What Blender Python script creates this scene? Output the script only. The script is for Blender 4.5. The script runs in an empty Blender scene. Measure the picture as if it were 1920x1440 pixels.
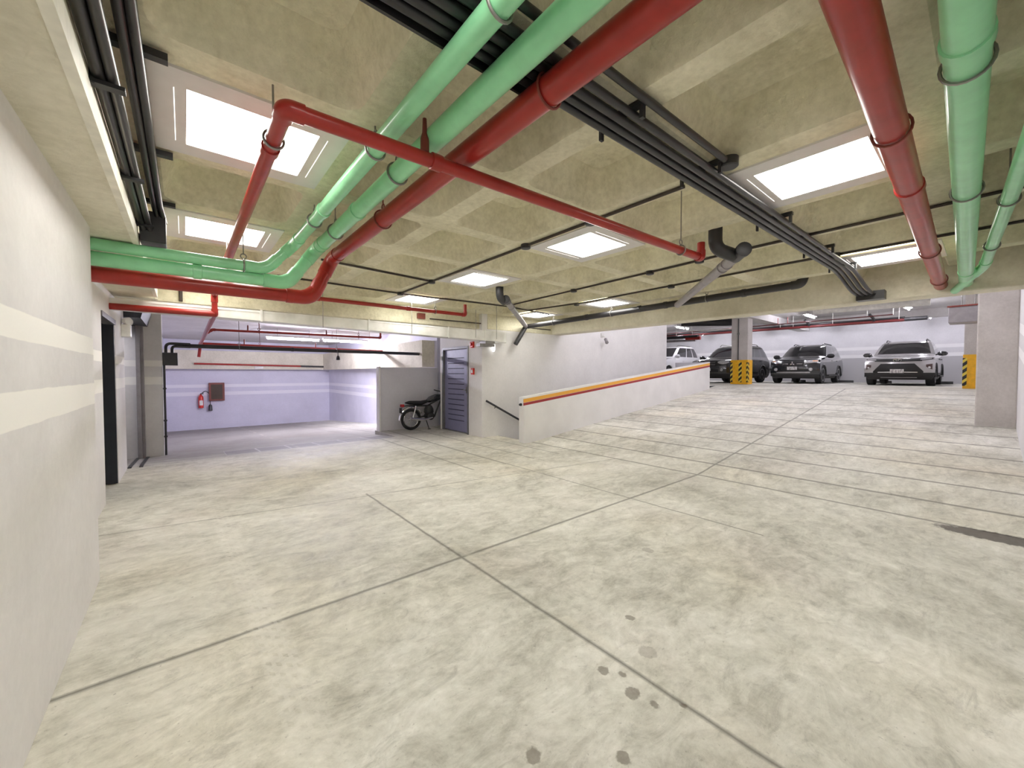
import bpy, bmesh, math, random
from mathutils import Vector, Matrix
PI = math.pi
random.seed(7)
S = bpy.context.scene
COL = S.collection

# ---------------------------------------------------------------- camera, world, exposure
F_PX, PITCH, YAW = 740.0, math.radians(1.55), math.radians(50.3)
cam_d = bpy.data.cameras.new('camera')
cam_d.sensor_fit = 'HORIZONTAL'; cam_d.sensor_width = 36.0
cam_d.lens = F_PX / 1920.0 * 36.0
cam_d.clip_start = 0.02; cam_d.clip_end = 200
cam = bpy.data.objects.new('camera', cam_d); COL.objects.link(cam)
cam.location = (0, 0, 1.45)
cam.rotation_euler = (PI / 2 - PITCH, 0, YAW - PI / 2)
S.camera = cam
W = bpy.data.worlds.new('world'); S.world = W; W.use_nodes = True
W.node_tree.nodes['Background'].inputs[0].default_value = (0.9, 0.92, 1, 1)
W.node_tree.nodes['Background'].inputs[1].default_value = 0.05
S.view_settings.view_transform = 'Standard'; S.view_settings.look = 'None'
S.view_settings.gamma = 1.0; S.view_settings.use_curve_mapping = False
S.view_settings.exposure = 0.0
S.cycles.use_denoising = True
S.cycles.max_bounces = 10; S.cycles.diffuse_bounces = 7; S.cycles.glossy_bounces = 4
S.cycles.sample_clamp_indirect = 8.0
PANEL_STRENGTH, TUBE_STRENGTH, TUBE_UPPER = 14.0, 380.0, 112.0
PANEL_COLOR, TUBE_COLOR = (1.0, 0.975, 0.915), (0.875, 0.845, 1.0)

# ---------------------------------------------------------------- materials
class NT:
    def __init__(s, name):
        s.m = bpy.data.materials.new(name); s.m.use_nodes = True
        s.t = s.m.node_tree; s.b = s.t.nodes['Principled BSDF']; s.xyz = None
    def new(s, typ): return s.t.nodes.new(typ)
    def put(s, sock, v):
        if hasattr(v, 'links'): s.t.links.new(v, sock)
        elif isinstance(v, (tuple, list)) and len(v) == 3 and sock.type == 'RGBA': sock.default_value = (*v, 1)
        else: sock.default_value = v
    def math(s, op, a, b=0.0, c=None, clamp=False):
        n = s.new('ShaderNodeMath'); n.operation = op; n.use_clamp = clamp
        s.put(n.inputs[0], a); s.put(n.inputs[1], b)
        if c is not None: s.put(n.inputs[2], c)
        return n.outputs[0]
    def pos(s):
        if s.xyz is None:
            g = s.new('ShaderNodeNewGeometry'); x = s.new('ShaderNodeSeparateXYZ')
            s.t.links.new(g.outputs['Position'], x.inputs[0]); s.xyz = x.outputs; s.p = g.outputs['Position']
        return s.xyz
    def obj(s):
        return s.new('ShaderNodeTexCoord').outputs['Object']
    def noise(s, vec, scale, detail=4, rough=0.55, stretch=None, dist=0.0):
        if stretch:
            mp = s.new('ShaderNodeMapping'); s.put(mp.inputs['Vector'], vec); mp.inputs['Scale'].default_value = stretch[:3]
            if len(stretch) > 3: mp.inputs['Rotation'].default_value = (0, 0, stretch[3])
            vec = mp.outputs[0]
        n = s.new('ShaderNodeTexNoise'); s.put(n.inputs['Vector'], vec)
        n.inputs['Scale'].default_value = scale; n.inputs['Detail'].default_value = detail
        n.inputs['Roughness'].default_value = rough; n.inputs['Distortion'].default_value = dist
        return n.outputs['Fac']
    def ramp(s, fac, stops):
        r = s.new('ShaderNodeValToRGB'); s.put(r.inputs[0], fac)
        el = r.color_ramp.elements
        while len(el) < len(stops): el.new(0.5)
        for e, (p, c) in zip(el, stops):
            e.position = p; e.color = (*c, 1) if isinstance(c, (tuple, list)) else (c, c, c, 1)
        return r.outputs[0]
    def mix(s, fac, a, b, mode='MIX'):
        n = s.new('ShaderNodeMix'); n.data_type = 'RGBA'; n.blend_type = mode
        s.put(n.inputs[0], fac); s.put(n.inputs[6], a); s.put(n.inputs[7], b)
        return n.outputs[2]
    def line(s, coord, c, w):          # 1 on the line, 0 beyond w
        d = s.math('ABSOLUTE', s.math('SUBTRACT', coord, c))
        return s.math('SUBTRACT', 1.0, s.math('DIVIDE', d, w), clamp=True)
    def band(s, v, a, b, soft=0.004):
        u = s.math('DIVIDE', s.math('SUBTRACT', v, a), soft, clamp=True)
        d = s.math('DIVIDE', s.math('SUBTRACT', b, v), soft, clamp=True)
        return s.math('MULTIPLY', u, d)
    def bump(s, h, strength=0.2, dist=0.02):
        b = s.new('ShaderNodeBump'); s.put(b.inputs['Height'], h)
        b.inputs['Strength'].default_value = strength; b.inputs['Distance'].default_value = dist
        s.t.links.new(b.outputs[0], s.b.inputs['Normal'])
    def done(s, color, rough=0.6, metal=0.0, spec=0.5, coat=0.0):
        s.put(s.b.inputs['Base Color'], color); s.put(s.b.inputs['Roughness'], rough)
        s.b.inputs['Metallic'].default_value = metal; s.b.inputs['Specular IOR Level'].default_value = spec
        s.b.inputs['Coat Weight'].default_value = coat
        return s.m

def plain(name, c, rough=0.5, metal=0.0, spec=0.5, coat=0.0, var=0.12, scale=9.0):
    t = NT(name); o = t.obj(); f = t.noise(o, scale, 3)
    lo = tuple(x * (1 - var) for x in c); hi = tuple(min(1, x * (1 + var)) for x in c)
    return t.done(t.ramp(f, [(0.3, lo), (0.7, hi)]), rough, metal, spec, coat)

def emit(name, c, strength):
    t = NT(name); t.put(t.b.inputs['Base Color'], (0.8, 0.8, 0.8))
    t.put(t.b.inputs['Emission Color'], c); t.b.inputs['Emission Strength'].default_value = strength
    return t.m

M = {}
def mat_concrete(name, dark, light, scale=1.6, fine=14.0, bump=0.25):
    t = NT(name); t.pos(); p = t.p
    a = t.noise(p, scale, 6, 0.62); b = t.noise(p, fine, 5, 0.6)
    f = t.math('ADD', t.math('MULTIPLY', a, 0.65), t.math('MULTIPLY', b, 0.35))
    mid = tuple((x + y) / 2 for x, y in zip(dark, light))
    c = t.ramp(f, [(0.34, dark), (0.5, mid), (0.66, light)])
    t.bump(b, bump, 0.01)
    return t.done(c, 0.85, 0, 0.25)
def mat_wall(name, base, stripe, bands, shear=0.0, shear_x0=0.0, shear_max=99.0, under=1.0):
    t = NT(name); x = t.pos(); p = t.p
    z = x[2]
    if shear:
        run = t.math('MINIMUM', t.math('MAXIMUM', t.math('SUBTRACT', x[0], shear_x0), 0.0), shear_max)
        z = t.math('SUBTRACT', z, t.math('MULTIPLY', run, shear))
    n = t.noise(p, 1.3, 5, 0.6); n2 = t.noise(p, 22, 4, 0.6)
    wob = t.math('MULTIPLY', t.math('SUBTRACT', t.noise(p, 5, 2), 0.5), 0.012)
    z2 = t.math('ADD', z, wob)
    f = t.math('ADD', t.math('MULTIPLY', n, 0.7), t.math('MULTIPLY', n2, 0.3))
    c = t.ramp(f, [(0.3, tuple(v * 0.9 for v in base)), (0.7, tuple(min(1, v * 1.07) for v in base))])
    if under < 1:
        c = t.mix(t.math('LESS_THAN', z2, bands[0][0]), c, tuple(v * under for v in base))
    m = 0.0
    for a, b in bands: m = t.math('ADD', m, t.band(z2, a, b))
    if bands: c = t.mix(m, c, stripe)
    t.bump(n2, 0.18, 0.008)
    return t.done(c, 0.75, 0, 0.25)

WALL, STRIPE = (0.78, 0.76, 0.745), (0.95, 0.93, 0.875)
BANDS = [(1.24, 1.385), (1.575, 1.69)]
M['wall'] = mat_wall('wall_paint_striped', WALL, STRIPE, BANDS)
M['wall_plain'] = mat_wall('wall_paint_plain', (0.78, 0.765, 0.755), STRIPE, [])
M['wall_far'] = mat_wall('wall_paint_far_bay', (0.70, 0.69, 0.80), (0.86, 0.85, 0.92), [(0.54, 0.69), (0.87, 1.0)])
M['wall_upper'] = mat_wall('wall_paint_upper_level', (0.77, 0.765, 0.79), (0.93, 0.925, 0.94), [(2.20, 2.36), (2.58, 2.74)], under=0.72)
M['wall_ramp'] = mat_wall('wall_paint_along_ramp', (0.76, 0.75, 0.77), (0.92, 0.91, 0.92), [(1.20, 1.36), (1.58, 1.74)], 0.11, 5.62, 9.09)
M['grey_wall'] = mat_wall('grey_wall_paint', (0.66, 0.65, 0.70), STRIPE, [])
M['parapet'] = None
M['ceiling'] = mat_concrete('waffle_concrete', (0.56, 0.525, 0.37), (0.88, 0.84, 0.655), 2.2, 24, 0.9)
M['beam'] = mat_concrete('beam_concrete', (0.60, 0.565, 0.44), (0.84, 0.80, 0.67), 1.4, 18, 0.4)
M['column'] = mat_concrete('column_concrete', (0.50, 0.47, 0.45), (0.66, 0.625, 0.60), 2.0, 30, 0.3)
M['slab'] = mat_concrete('slab_concrete', (0.60, 0.58, 0.57), (0.76, 0.745, 0.735), 1.0, 10, 0.2)

def mat_floor():
    t = NT('worn_concrete_floor'); x = t.pos(); p = t.p; X, Y = x[0], x[1]
    big = t.noise(p, 0.62, 10, 0.74, dist=0.5)
    mid = t.noise(p, 2.8, 10, 0.76, (1, 1.9, 1, 0.5), 0.9)
    fin = t.noise(p, 16, 6, 0.7)
    f = t.math('ADD', t.math('ADD', t.math('MULTIPLY', big, 0.50), t.math('MULTIPLY', mid, 0.36)), t.math('MULTIPLY', fin, 0.14))
    c = t.ramp(f, [(0.36, (0.29, 0.28, 0.235)), (0.44, (0.53, 0.52, 0.45)), (0.51, (0.71, 0.70, 0.625)), (0.60, (0.92, 0.91, 0.845))])
    # fine trowel streaks and small pits
    st = t.noise(p, 4.2, 10, 0.78, (1, 1.9, 1, 0.62), 0.8)
    c = t.mix(t.math('MULTIPLY', t.math('SUBTRACT', st, 0.50, clamp=True), 2.0, clamp=True), c, (0.88, 0.875, 0.82))
    c = t.mix(t.math('MULTIPLY', t.math('SUBTRACT', 0.46, st, clamp=True), 2.6, clamp=True), c, (0.22, 0.21, 0.18))
    pit = t.noise(p, 40, 3, 0.6)
    c = t.mix(t.math('MULTIPLY', t.math('SUBTRACT', pit, 0.64, clamp=True), 4.0, clamp=True), c, (0.2, 0.18, 0.14))
    # yellowish and pinkish worn zones
    tint = t.noise(p, 0.45, 3, 0.5, (1, 1, 1, 1.1))
    c = t.mix(t.math('MULTIPLY', t.math('SUBTRACT', tint, 0.50, clamp=True), 2.2, clamp=True), c, (1.0, 0.93, 0.79), 'MULTIPLY')
    tint2 = t.noise(p, 0.8, 3, 0.5, (1, 1, 1, 2.2))
    c = t.mix(t.math('MULTIPLY', t.math('SUBTRACT', tint2, 0.55, clamp=True), 3.0, clamp=True), c, (0.93, 0.88, 0.90), 'MULTIPLY')
    # tyre-darkened zone at the top of the far ramp
    wear = t.noise(p, 1.3, 4, 0.6, (0.35, 2.2, 1))
    zone = t.band(t.math('ADD', Y, t.math('MULTIPLY', wear, 1.2)), 8.8, 22.0, 0.8)
    zone = t.math('MULTIPLY', zone, t.math('SUBTRACT', 1.0, t.math('DIVIDE', t.math('SUBTRACT', X, 3.4), 1.6, clamp=True)))
    c = t.mix(t.math('MULTIPLY', zone, 0.72), c, (0.17, 0.15, 0.15))
    # pale noise patches imitating glossy reflections, put into the colour
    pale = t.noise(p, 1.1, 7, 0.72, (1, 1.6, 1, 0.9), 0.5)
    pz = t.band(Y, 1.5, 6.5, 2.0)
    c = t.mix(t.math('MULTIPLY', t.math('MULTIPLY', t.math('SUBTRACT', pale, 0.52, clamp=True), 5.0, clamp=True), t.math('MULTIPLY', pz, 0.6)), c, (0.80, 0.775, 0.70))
    # joints
    wb = t.math('MULTIPLY', t.math('SUBTRACT', t.noise(p, 3, 3), 0.5), 0.02)
    Xw = t.math('ADD', X, wb); Yw = t.math('ADD', Y, wb)
    Yslope = t.math('ADD', Yw, t.math('MULTIPLY', X, 0.165))
    flat = t.math('LESS_THAN', X, 5.62)
    j = t.math('MULTIPLY', t.line(Xw, 1.66, 0.02), t.math('LESS_THAN', Y, 4.75))
    j = t.math('MAXIMUM', j, t.math('MULTIPLY', t.line(Xw, 3.96, 0.015), t.math('GREATER_THAN', Y, 1.25)))
    j = t.math('MAXIMUM', j, t.line(Yw, 2.62, 0.024))
    j = t.math('MAXIMUM', j, t.math('MULTIPLY', t.math('MULTIPLY', t.line(Yslope, 4.93, 0.018), flat), 0.7))
    j = t.math('MAXIMUM', j, t.line(Xw, 5.62, 0.032))
    g = t.math('PINGPONG', t.math('SUBTRACT', Xw, 6.2), 0.36)
    gm = t.math('MULTIPLY', t.math('SUBTRACT', 1.0, t.math('DIVIDE', g, 0.034), clamp=True), 1.5, clamp=True)
    gm = t.math('MULTIPLY', t.math('MULTIPLY', gm, t.band(X, 5.9, 14.8)), 0.85)
    j = t.math('MAXIMUM', j, gm)
    g2 = t.math('PINGPONG', t.math('SUBTRACT', Xw, 3.32), 0.31)
    g2 = t.math('MULTIPLY', t.math('SUBTRACT', 1.0, t.math('DIVIDE', g2, 0.026), clamp=True), t.math('MULTIPLY', t.band(X, 3.2, 5.5), t.math('GREATER_THAN', Y, 4.9)))
    j = t.math('MAXIMUM', j, t.math('MULTIPLY', g2, 0.8))
    c = t.mix(t.math('MULTIPLY', j, 0.78), c, (0.12, 0.11, 0.09))
    # strip of cover slabs across the head of the far ramp
    sx = t.band(X, 0.55, 3.66, 0.01)
    c = t.mix(t.math('MULTIPLY', t.math('MULTIPLY', t.band(Yw, 8.62, 9.40, 0.01), sx), 0.55), c, (0.22, 0.21, 0.23))
    g3 = t.math('MULTIPLY', t.math('SUBTRACT', 1.0, t.math('DIVIDE', t.math('PINGPONG', t.math('SUBTRACT', Xw, 0.55), 0.26), 0.022), clamp=True), t.band(Yw, 8.62, 9.40, 0.01))
    g3 = t.math('MAXIMUM', g3, t.math('MAXIMUM', t.line(Yw, 8.60, 0.03), t.line(Yw, 9.42, 0.03)))
    c = t.mix(t.math('MULTIPLY', t.math('MULTIPLY', g3, sx), 0.75), c, (0.72, 0.71, 0.72))
    # pale mortar edge beside the joint
    e = t.math('MULTIPLY', t.line(Xw, 1.72, 0.045), t.math('GREATER_THAN', t.noise(p, 1.7, 2), 0.5))
    e = t.math('MAXIMUM', e, t.math('MULTIPLY', t.line(Yw, 2.575, 0.03), t.math('GREATER_THAN', t.noise(p, 2.1, 2), 0.52)))
    c = t.mix(t.math('MULTIPLY', t.math('MULTIPLY', e, flat), 0.28), c, (0.80, 0.77, 0.66))
    # tyre prints running down the left of the floor
    tx = t.math('SUBTRACT', X, t.math('SUBTRACT', 0.44, t.math('MULTIPLY', Y, 0.033)))
    tread = t.math('GREATER_THAN', t.math('FRACT', t.math('MULTIPLY', tx, 26.0)), 0.55)
    lug = t.math('GREATER_THAN', t.math('FRACT', t.math('MULTIPLY', t.math('ADD', Y, tx), 11.0)), 0.35)
    tm = t.math('MULTIPLY', t.band(tx, -0.10, 0.08, 0.03), t.math('MULTIPLY', t.math('MAXIMUM', tread, lug), t.noise(p, 4, 4)))
    c = t.mix(t.math('MULTIPLY', tm, t.math('MULTIPLY', t.band(Y, 0.9, 5.8, 1.0), 0.6)), c, (0.88, 0.86, 0.79))
    # oil drips
    nz = t.noise(p, 22, 3, 0.6)
    oil = 0.0
    for ox, oy, r in [(1.55, 1.17, .030), (1.54, 1.0, .038), (1.6, 1.09, .022), (1.56, .9, .022), (1.65, .82, .014), (1.25, .85, .03),
                      (0.99, 1.07, .036), (2.01, 1.33, .03), (1.83, 1.10, .05), (2.9, 1.75, .05), (0.83, 0.98, .03)]:
        dx = t.math('SUBTRACT', X, ox); dy = t.math('SUBTRACT', Y, oy)
        d = t.math('SQRT', t.math('ADD', t.math('MULTIPLY', dx, dx), t.math('MULTIPLY', dy, dy)))
        d = t.math('ADD', d, t.math('MULTIPLY', t.math('SUBTRACT', nz, 0.5), 0.05))
        k = 1.0 if r < .04 else 0.5
        oil = t.math('MAXIMUM', oil, t.math('MULTIPLY', t.math('DIVIDE', t.math('SUBTRACT', r, d), 0.008, clamp=True), k))
    c = t.mix(t.math('MULTIPLY', oil, 0.6), c, (0.13, 0.10, 0.07))
    # wet dirt gathered at the foot of the ramp by the right wall
    dxx = t.math('DIVIDE', t.math('SUBTRACT', X, 5.50), 0.16); dyy = t.math('DIVIDE', t.math('SUBTRACT', Y, -0.1), 0.42)
    d = t.math('ADD', t.math('MULTIPLY', dxx, dxx), t.math('MULTIPLY', dyy, dyy))
    d = t.math('ADD', d, t.math('MULTIPLY', t.math('SUBTRACT', nz, 0.5), 1.2))
    c = t.mix(t.math('MULTIPLY', t.math('DIVIDE', t.math('SUBTRACT', 1.0, d), 0.3, clamp=True), 0.85), c, (0.085, 0.07, 0.06))
    gl = t.ramp(mid, [(0.35, 0.44), (0.65, 0.78)])
    h = t.math('SUBTRACT', fin, t.math('MULTIPLY', j, 1.5))
    t.bump(h, 0.12, 0.01)
    return t.done(c, gl, 0, 0.28)
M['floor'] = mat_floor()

def mat_parapet():
    t = NT('parapet_paint_with_bands'); x = t.pos(); p = t.p
    h = t.math('SUBTRACT', x[2], t.math('MULTIPLY', t.math('SUBTRACT', x[0], 5.42), 0.104))
    n = t.noise(p, 2, 4); c = t.ramp(n, [(0.3, (0.76, 0.75, 0.74)), (0.7, (0.84, 0.83, 0.82))])
    face = t.math('LESS_THAN', x[1], 6.115)
    c = t.mix(t.math('MULTIPLY', t.band(h, 0.845, 0.925), face), c, (0.85, 0.43, 0.06))
    c = t.mix(t.math('MULTIPLY', t.band(h, 0.785, 0.845), face), c, (0.34, 0.028, 0.032))
    return t.done(c, 0.5, 0, 0.4)
M['parapet'] = mat_parapet()
def mat_hazard():
    t = NT('hazard_stripes'); x = t.pos()
    v = t.math('ADD', t.math('MULTIPLY', x[1], 1.0), x[2]); v = t.math('ADD', v, t.math('MULTIPLY', x[0], 0.7))
    s = t.math('GREATER_THAN', t.math('FRACT', t.math('DIVIDE', v, 0.2)), 0.45)
    return t.done(t.mix(s, (0.78, 0.62, 0.08), (0.02, 0.02, 0.02)), 0.5)
M['hazard'] = mat_hazard()
M['yellow'] = plain('yellow_guard', (0.87, 0.47, 0.015), 0.45)
M['green'] = plain('green_pipe_paint', (0.28, 0.68, 0.37), 0.33, 0, 0.5, 0.3, 0.08)
M['red'] = plain('red_pipe_paint', (0.34, 0.024, 0.018), 0.32, 0, 0.4, 0.1, 0.12)
M['red_dark'] = plain('dark_red_pipe_paint', (0.13, 0.016, 0.016), 0.5)
M['red_bright'] = plain('red_plastic', (0.6, 0.03, 0.02), 0.35)
M['black_pipe'] = plain('black_conduit', (0.022, 0.021, 0.023), 0.38, 0, 0.5, 0.2)
M['brown_conduit'] = plain('dark_conduit', (0.045, 0.033, 0.026), 0.5)
M['dark_iron'] = plain('dark_cast_iron', (0.03, 0.03, 0.033), 0.45)
M['grey_pvc'] = plain('grey_drain_pipe', (0.27, 0.25, 0.26), 0.4)
M['steel'] = plain('hanger_steel', (0.30, 0.29, 0.27), 0.4, 0.8)
M['rust'] = plain('painted_hanger', (0.20, 0.035, 0.025), 0.5)
M['galv'] = plain('galvanised_duct', (0.90, 0.90, 0.84), 0.42, 0.15, var=0.15, scale=4)
M['panel'] = plain('white_light_frame', (0.70, 0.68, 0.67), 0.6, var=0.03)
M['trim_cream'] = plain('cream_painted_strip', (0.80, 0.77, 0.66), 0.5)
M['white_plastic'] = plain('white_plastic', (0.75, 0.74, 0.70), 0.4)
M['led'] = emit('led_panel_light', PANEL_COLOR, PANEL_STRENGTH)
M['slot'] = emit('light_leak_slot', PANEL_COLOR, 1.6)
M['tube'] = emit('tube_light_glow', TUBE_COLOR, TUBE_STRENGTH)
M['tube_upper'] = emit('tube_light_glow_upper', (0.93, 0.90, 1.0), TUBE_UPPER)
M['bulb'] = emit('bulb_glow', (1, 1, 1), 2.0)
M['door_dark'] = plain('dark_navy_door_paint', (0.022, 0.026, 0.036), 0.45)
M['door_frame'] = plain('grey_door_frame', (0.16, 0.16, 0.17), 0.45)
M['door_blue'] = plain('slate_blue_door_paint', (0.235, 0.235, 0.37), 0.42, var=0.06)
M['slot_dark'] = plain('louver_shadow_gap', (0.02, 0.02, 0.045), 0.6)
M['brown'] = plain('brown_frame', (0.10, 0.085, 0.075), 0.5)
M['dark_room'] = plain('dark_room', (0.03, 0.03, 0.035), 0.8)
M['wood'] = plain('brown_red_board', (0.20, 0.05, 0.035), 0.5)
M['dark_wood'] = plain('dark_brown_panel', (0.055, 0.03, 0.014), 0.45)
M['rubber'] = plain('tyre_rubber', (0.012, 0.012, 0.013), 0.7)
M['chrome'] = plain('chrome', (0.75, 0.75, 0.78), 0.12, 1.0, var=0.02)
M['alloy'] = plain('alloy_wheel', (0.42, 0.42, 0.44), 0.28, 0.9, var=0.05)
M['glass_dark'] = plain('tinted_car_glass', (0.012, 0.013, 0.015), 0.05, 0, 0.6, 0.5, 0.02)
M['car_silver'] = plain('silver_car_paint', (0.55, 0.54, 0.55), 0.25, 0.45, 0.5, 0.8, 0.02)
M['car_black'] = plain('black_car_paint', (0.012, 0.014, 0.017), 0.18, 0.0, 0.6, 1.0, 0.02)
M['car_green'] = plain('dark_graphite_car_paint', (0.016, 0.018, 0.018), 0.2, 0.0, 0.6, 1.0, 0.02)
M['car_white'] = plain('white_car_paint', (0.80, 0.80, 0.82), 0.25, 0, 0.5, 0.8, 0.02)
M['trim_black'] = plain('black_car_plastic', (0.015, 0.015, 0.016), 0.5)
M['lamp'] = plain('headlamp_lens', (0.72, 0.73, 0.76), 0.1, 0.6, 0.6, 0.5, 0.25, 30)
M['amber'] = plain('indicator_lens', (0.75, 0.40, 0.22), 0.2)
M['fog_lens'] = plain('brownish_lamp_bezel', (0.08, 0.045, 0.04), 0.4)
M['tail'] = plain('tail_light_lens', (0.40, 0.01, 0.015), 0.2)
def mat_plate():
    t = NT('licence_plate'); o = t.obj(); n = t.noise(o, 24, 2, 0.5, (0.3, 1.0, 0.4))
    return t.done(t.ramp(n, [(0.40, (0.38, 0.36, 0.38)), (0.56, (0.74, 0.73, 0.73))]), 0.4)
M['plate'] = mat_plate()
M['concrete_stop'] = plain('wheel_stop_rubber', (0.06, 0.06, 0.06), 0.8)

# ---------------------------------------------------------------- mesh builder
class MB:
    def __init__(s): s.v, s.f = [], []
    def add(s, vs, fs):
        o = len(s.v); s.v += [tuple(v) for v in vs]; s.f += [tuple(i + o for i in f) for f in fs]
    def box(s, x0, y0, z0, x1, y1, z1):
        s.add([(x0, y0, z0), (x1, y0, z0), (x1, y1, z0), (x0, y1, z0), (x0, y0, z1), (x1, y0, z1), (x1, y1, z1), (x0, y1, z1)],
              [(0, 3, 2, 1), (4, 5, 6, 7), (0, 1, 5, 4), (1, 2, 6, 5), (2, 3, 7, 6), (3, 0, 4, 7)]); return s
    def quad(s, a, b, c, d): s.add([a, b, c, d], [(0, 1, 2, 3)]); return s
    def prism(s, poly, d):              # poly: 3D outline, d: extrusion vector
        n = len(poly); d = Vector(d)
        s.add([Vector(p) for p in poly] + [Vector(p) + d for p in poly],
              [tuple(range(n))[::-1], tuple(range(n, 2 * n))] + [(i, (i + 1) % n, n + (i + 1) % n, n + i) for i in range(n)]); return s
    def loft(s, rings, cap=True, close=True):
        n = len(rings[0]); vs = [p for r in rings for p in r]; fs = []
        for k in range(len(rings) - 1):
            for i in range(n if close else n - 1):
                a, b = k * n + i, k * n + (i + 1) % n
                fs.append((a, b, b + n, a + n))
        if cap: fs.append(tuple(range(n))[::-1]); fs.append(tuple(range((len(rings) - 1) * n, len(rings) * n)))
        s.add(vs, fs); return s
    def sweep(s, pts, r, seg=14, cap=True, closed=False):
        pts = [Vector(p) for p in pts]; n = len(pts)
        rr = r if isinstance(r, (list, tuple)) else [r] * n
        T = []
        for i in range(n):
            a = pts[(i - 1) % n] if (closed or i > 0) else pts[i]; b = pts[(i + 1) % n] if (closed or i < n - 1) else pts[i]
            T.append((b - a).normalized())
        up = Vector((0, 0, 1)) if abs(T[0].z) < 0.9 else Vector((1, 0, 0))
        u = T[0].cross(up).normalized(); rings = []
        for i in range(n):
            u = (u - T[i] * u.dot(T[i])).normalized(); w = T[i].cross(u)
            rings.append([pts[i] + (u * math.cos(2 * PI * k / seg) + w * math.sin(2 * PI * k / seg)) * rr[i] for k in range(seg)])
        if closed: rings.append(rings[0]); cap = False
        return s.loft(rings, cap)
    def tube(s, a, b, r, seg=14): return s.sweep([a, b], r, seg)
    def cyl(s, c, axis, r, h, seg=20):
        c = Vector(c); a = Vector(axis).normalized(); return s.sweep([c, c + a * h], r, seg)
    def lathe(s, c, axis, prof, seg=24):   # prof: (offset along axis, radius)
        c = Vector(c); a = Vector(axis).normalized()
        return s.sweep_raw([(c + a * o, a, max(r, 1e-4)) for o, r in prof], seg)
    def sweep_raw(s, st, seg):
        a = st[0][1]; up = Vector((0, 0, 1)) if abs(a.z) < 0.9 else Vector((1, 0, 0))
        u = a.cross(up).normalized(); w = a.cross(u)
        return s.loft([[p + (u * math.cos(2 * PI * k / seg) + w * math.sin(2 * PI * k / seg)) * r for k in range(seg)] for p, _, r in st])
    def ring(s, c, axis, R, r, seg=24, sub=8):
        c = Vector(c); a = Vector(axis).normalized(); up = Vector((0, 0, 1)) if abs(a.z) < 0.9 else Vector((1, 0, 0))
        u = a.cross(up).normalized(); w = a.cross(u)
        return s.sweep([c + (u * math.cos(2 * PI * k / seg) + w * math.sin(2 * PI * k / seg)) * R for k in range(seg)], r, sub, False, True)
    def build(s, name, mat, parent=None, smooth=True, bevel=0.0, local=False, angle=35):
        me = bpy.data.meshes.new(name)
        off = Vector((0, 0, 0)) if (parent is None or local) else WL.get(parent.name, Vector(parent.location))
        me.from_pydata([tuple(Vector(v) - off) for v in s.v], [], s.f)
        bm = bmesh.new(); bm.from_mesh(me); bmesh.ops.recalc_face_normals(bm, faces=bm.faces)
        if smooth:
            for e in bm.edges:
                if len(e.link_faces) == 2 and e.calc_face_angle(0) > math.radians(angle): e.smooth = False
            for f in bm.faces: f.smooth = True
        bm.to_mesh(me); bm.free()
        me.materials.append(M[mat] if isinstance(mat, str) else mat)
        o = bpy.data.objects.new(name, me); COL.objects.link(o)
        if parent is not None: o.parent = parent; WL[o.name] = off
        if bevel:
            b = o.modifiers.new('bevel', 'BEVEL'); b.width = bevel; b.segments = 2; b.limit_method = 'ANGLE'
        return o
WL = {}

def tag(o, label=None, cat=None, group=None, kind=None):
    if label: o['label'] = label
    if cat: o['category'] = cat
    if group: o['group'] = group
    if kind: o['kind'] = kind
    return o
def thing(name, label, cat, loc=(0, 0, 0), group=None, rz=0.0):
    o = bpy.data.objects.new(name, None); COL.objects.link(o); o.location = loc; o.rotation_euler = (0, 0, rz)
    o.empty_display_size = 0.1
    return tag(o, label, cat, group)
def struct(name, mb, mat, label, cat, bevel=0.0, smooth=False):
    return tag(mb.build(name, mat, None, smooth, bevel), label, cat, None, 'structure')

# ================================================================= THE SETTING
RS, RX, UX = 0.11, 5.62, 14.71     # ramp slope, ramp foot, start of the upper level
def zf(x): return max(0.0, min(1.0, (x - RX) * RS))
YR, XL = -0.32, -0.48
b = MB()
b.quad((-2.6, YR, 0), (5.62, YR, 0), (5.62, 8.5, 0), (-2.6, 8.5, 0))
b.quad((-2.6, 8.5, 0), (-0.31, 8.5, 0), (-0.31, 9.9, -.098), (-2.6, 9.9, -.098))
b.quad((3.7, 8.5, 0), (5.62, 8.5, 0), (5.62, 9.9, 0), (3.7, 9.9, 0))
dz = -0.07 * 11.9
b.quad((-0.31, 8.5, 0), (3.7, 8.5, 0), (3.7, 20.4, dz), (-0.31, 20.4, dz))
b.quad((3.7, 9.9, -0.098), (5.6, 9.9, -0.098), (5.6, 20.4, dz), (3.7, 20.4, dz))
b.quad((3.7, 8.5, 0), (3.7, 9.9, 0), (3.7, 9.9, -0.098), (3.7, 8.5, 0))
b.quad((-0.31, 9.9, -.098), (-0.31, 20.4, dz), (-0.65, 20.4, dz), (-0.65, 9.9, -.098))
b.quad((5.62, YR, 0), (UX, YR, 1), (UX, 6.25, 1), (5.62, 6.25, 0))
b.quad((UX, YR, 1), (25.6, YR, 1), (25.6, 16.5, 1), (UX, 16.5, 1))
b.quad((13.3, 6.25, 1), (UX, 6.25, 1), (UX, 16.5, 1), (13.3, 16.5, 1))
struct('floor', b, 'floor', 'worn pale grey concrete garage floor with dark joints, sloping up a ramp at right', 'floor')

# stairs going down behind the parapet
b = MB()
for k in range(9):
    x0 = 5.62 + 0.28 * k; b.box(x0, 6.25, -0.18 * (k + 1) - 0.3, x0 + 0.30, 7.26, -0.18 * (k + 1))
b.box(8.1, 6.25, -1.95, 13.2, 7.26, -1.8)
struct('stairs', b, 'slab', 'concrete stairs going down behind the striped parapet', 'stairs')

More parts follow.
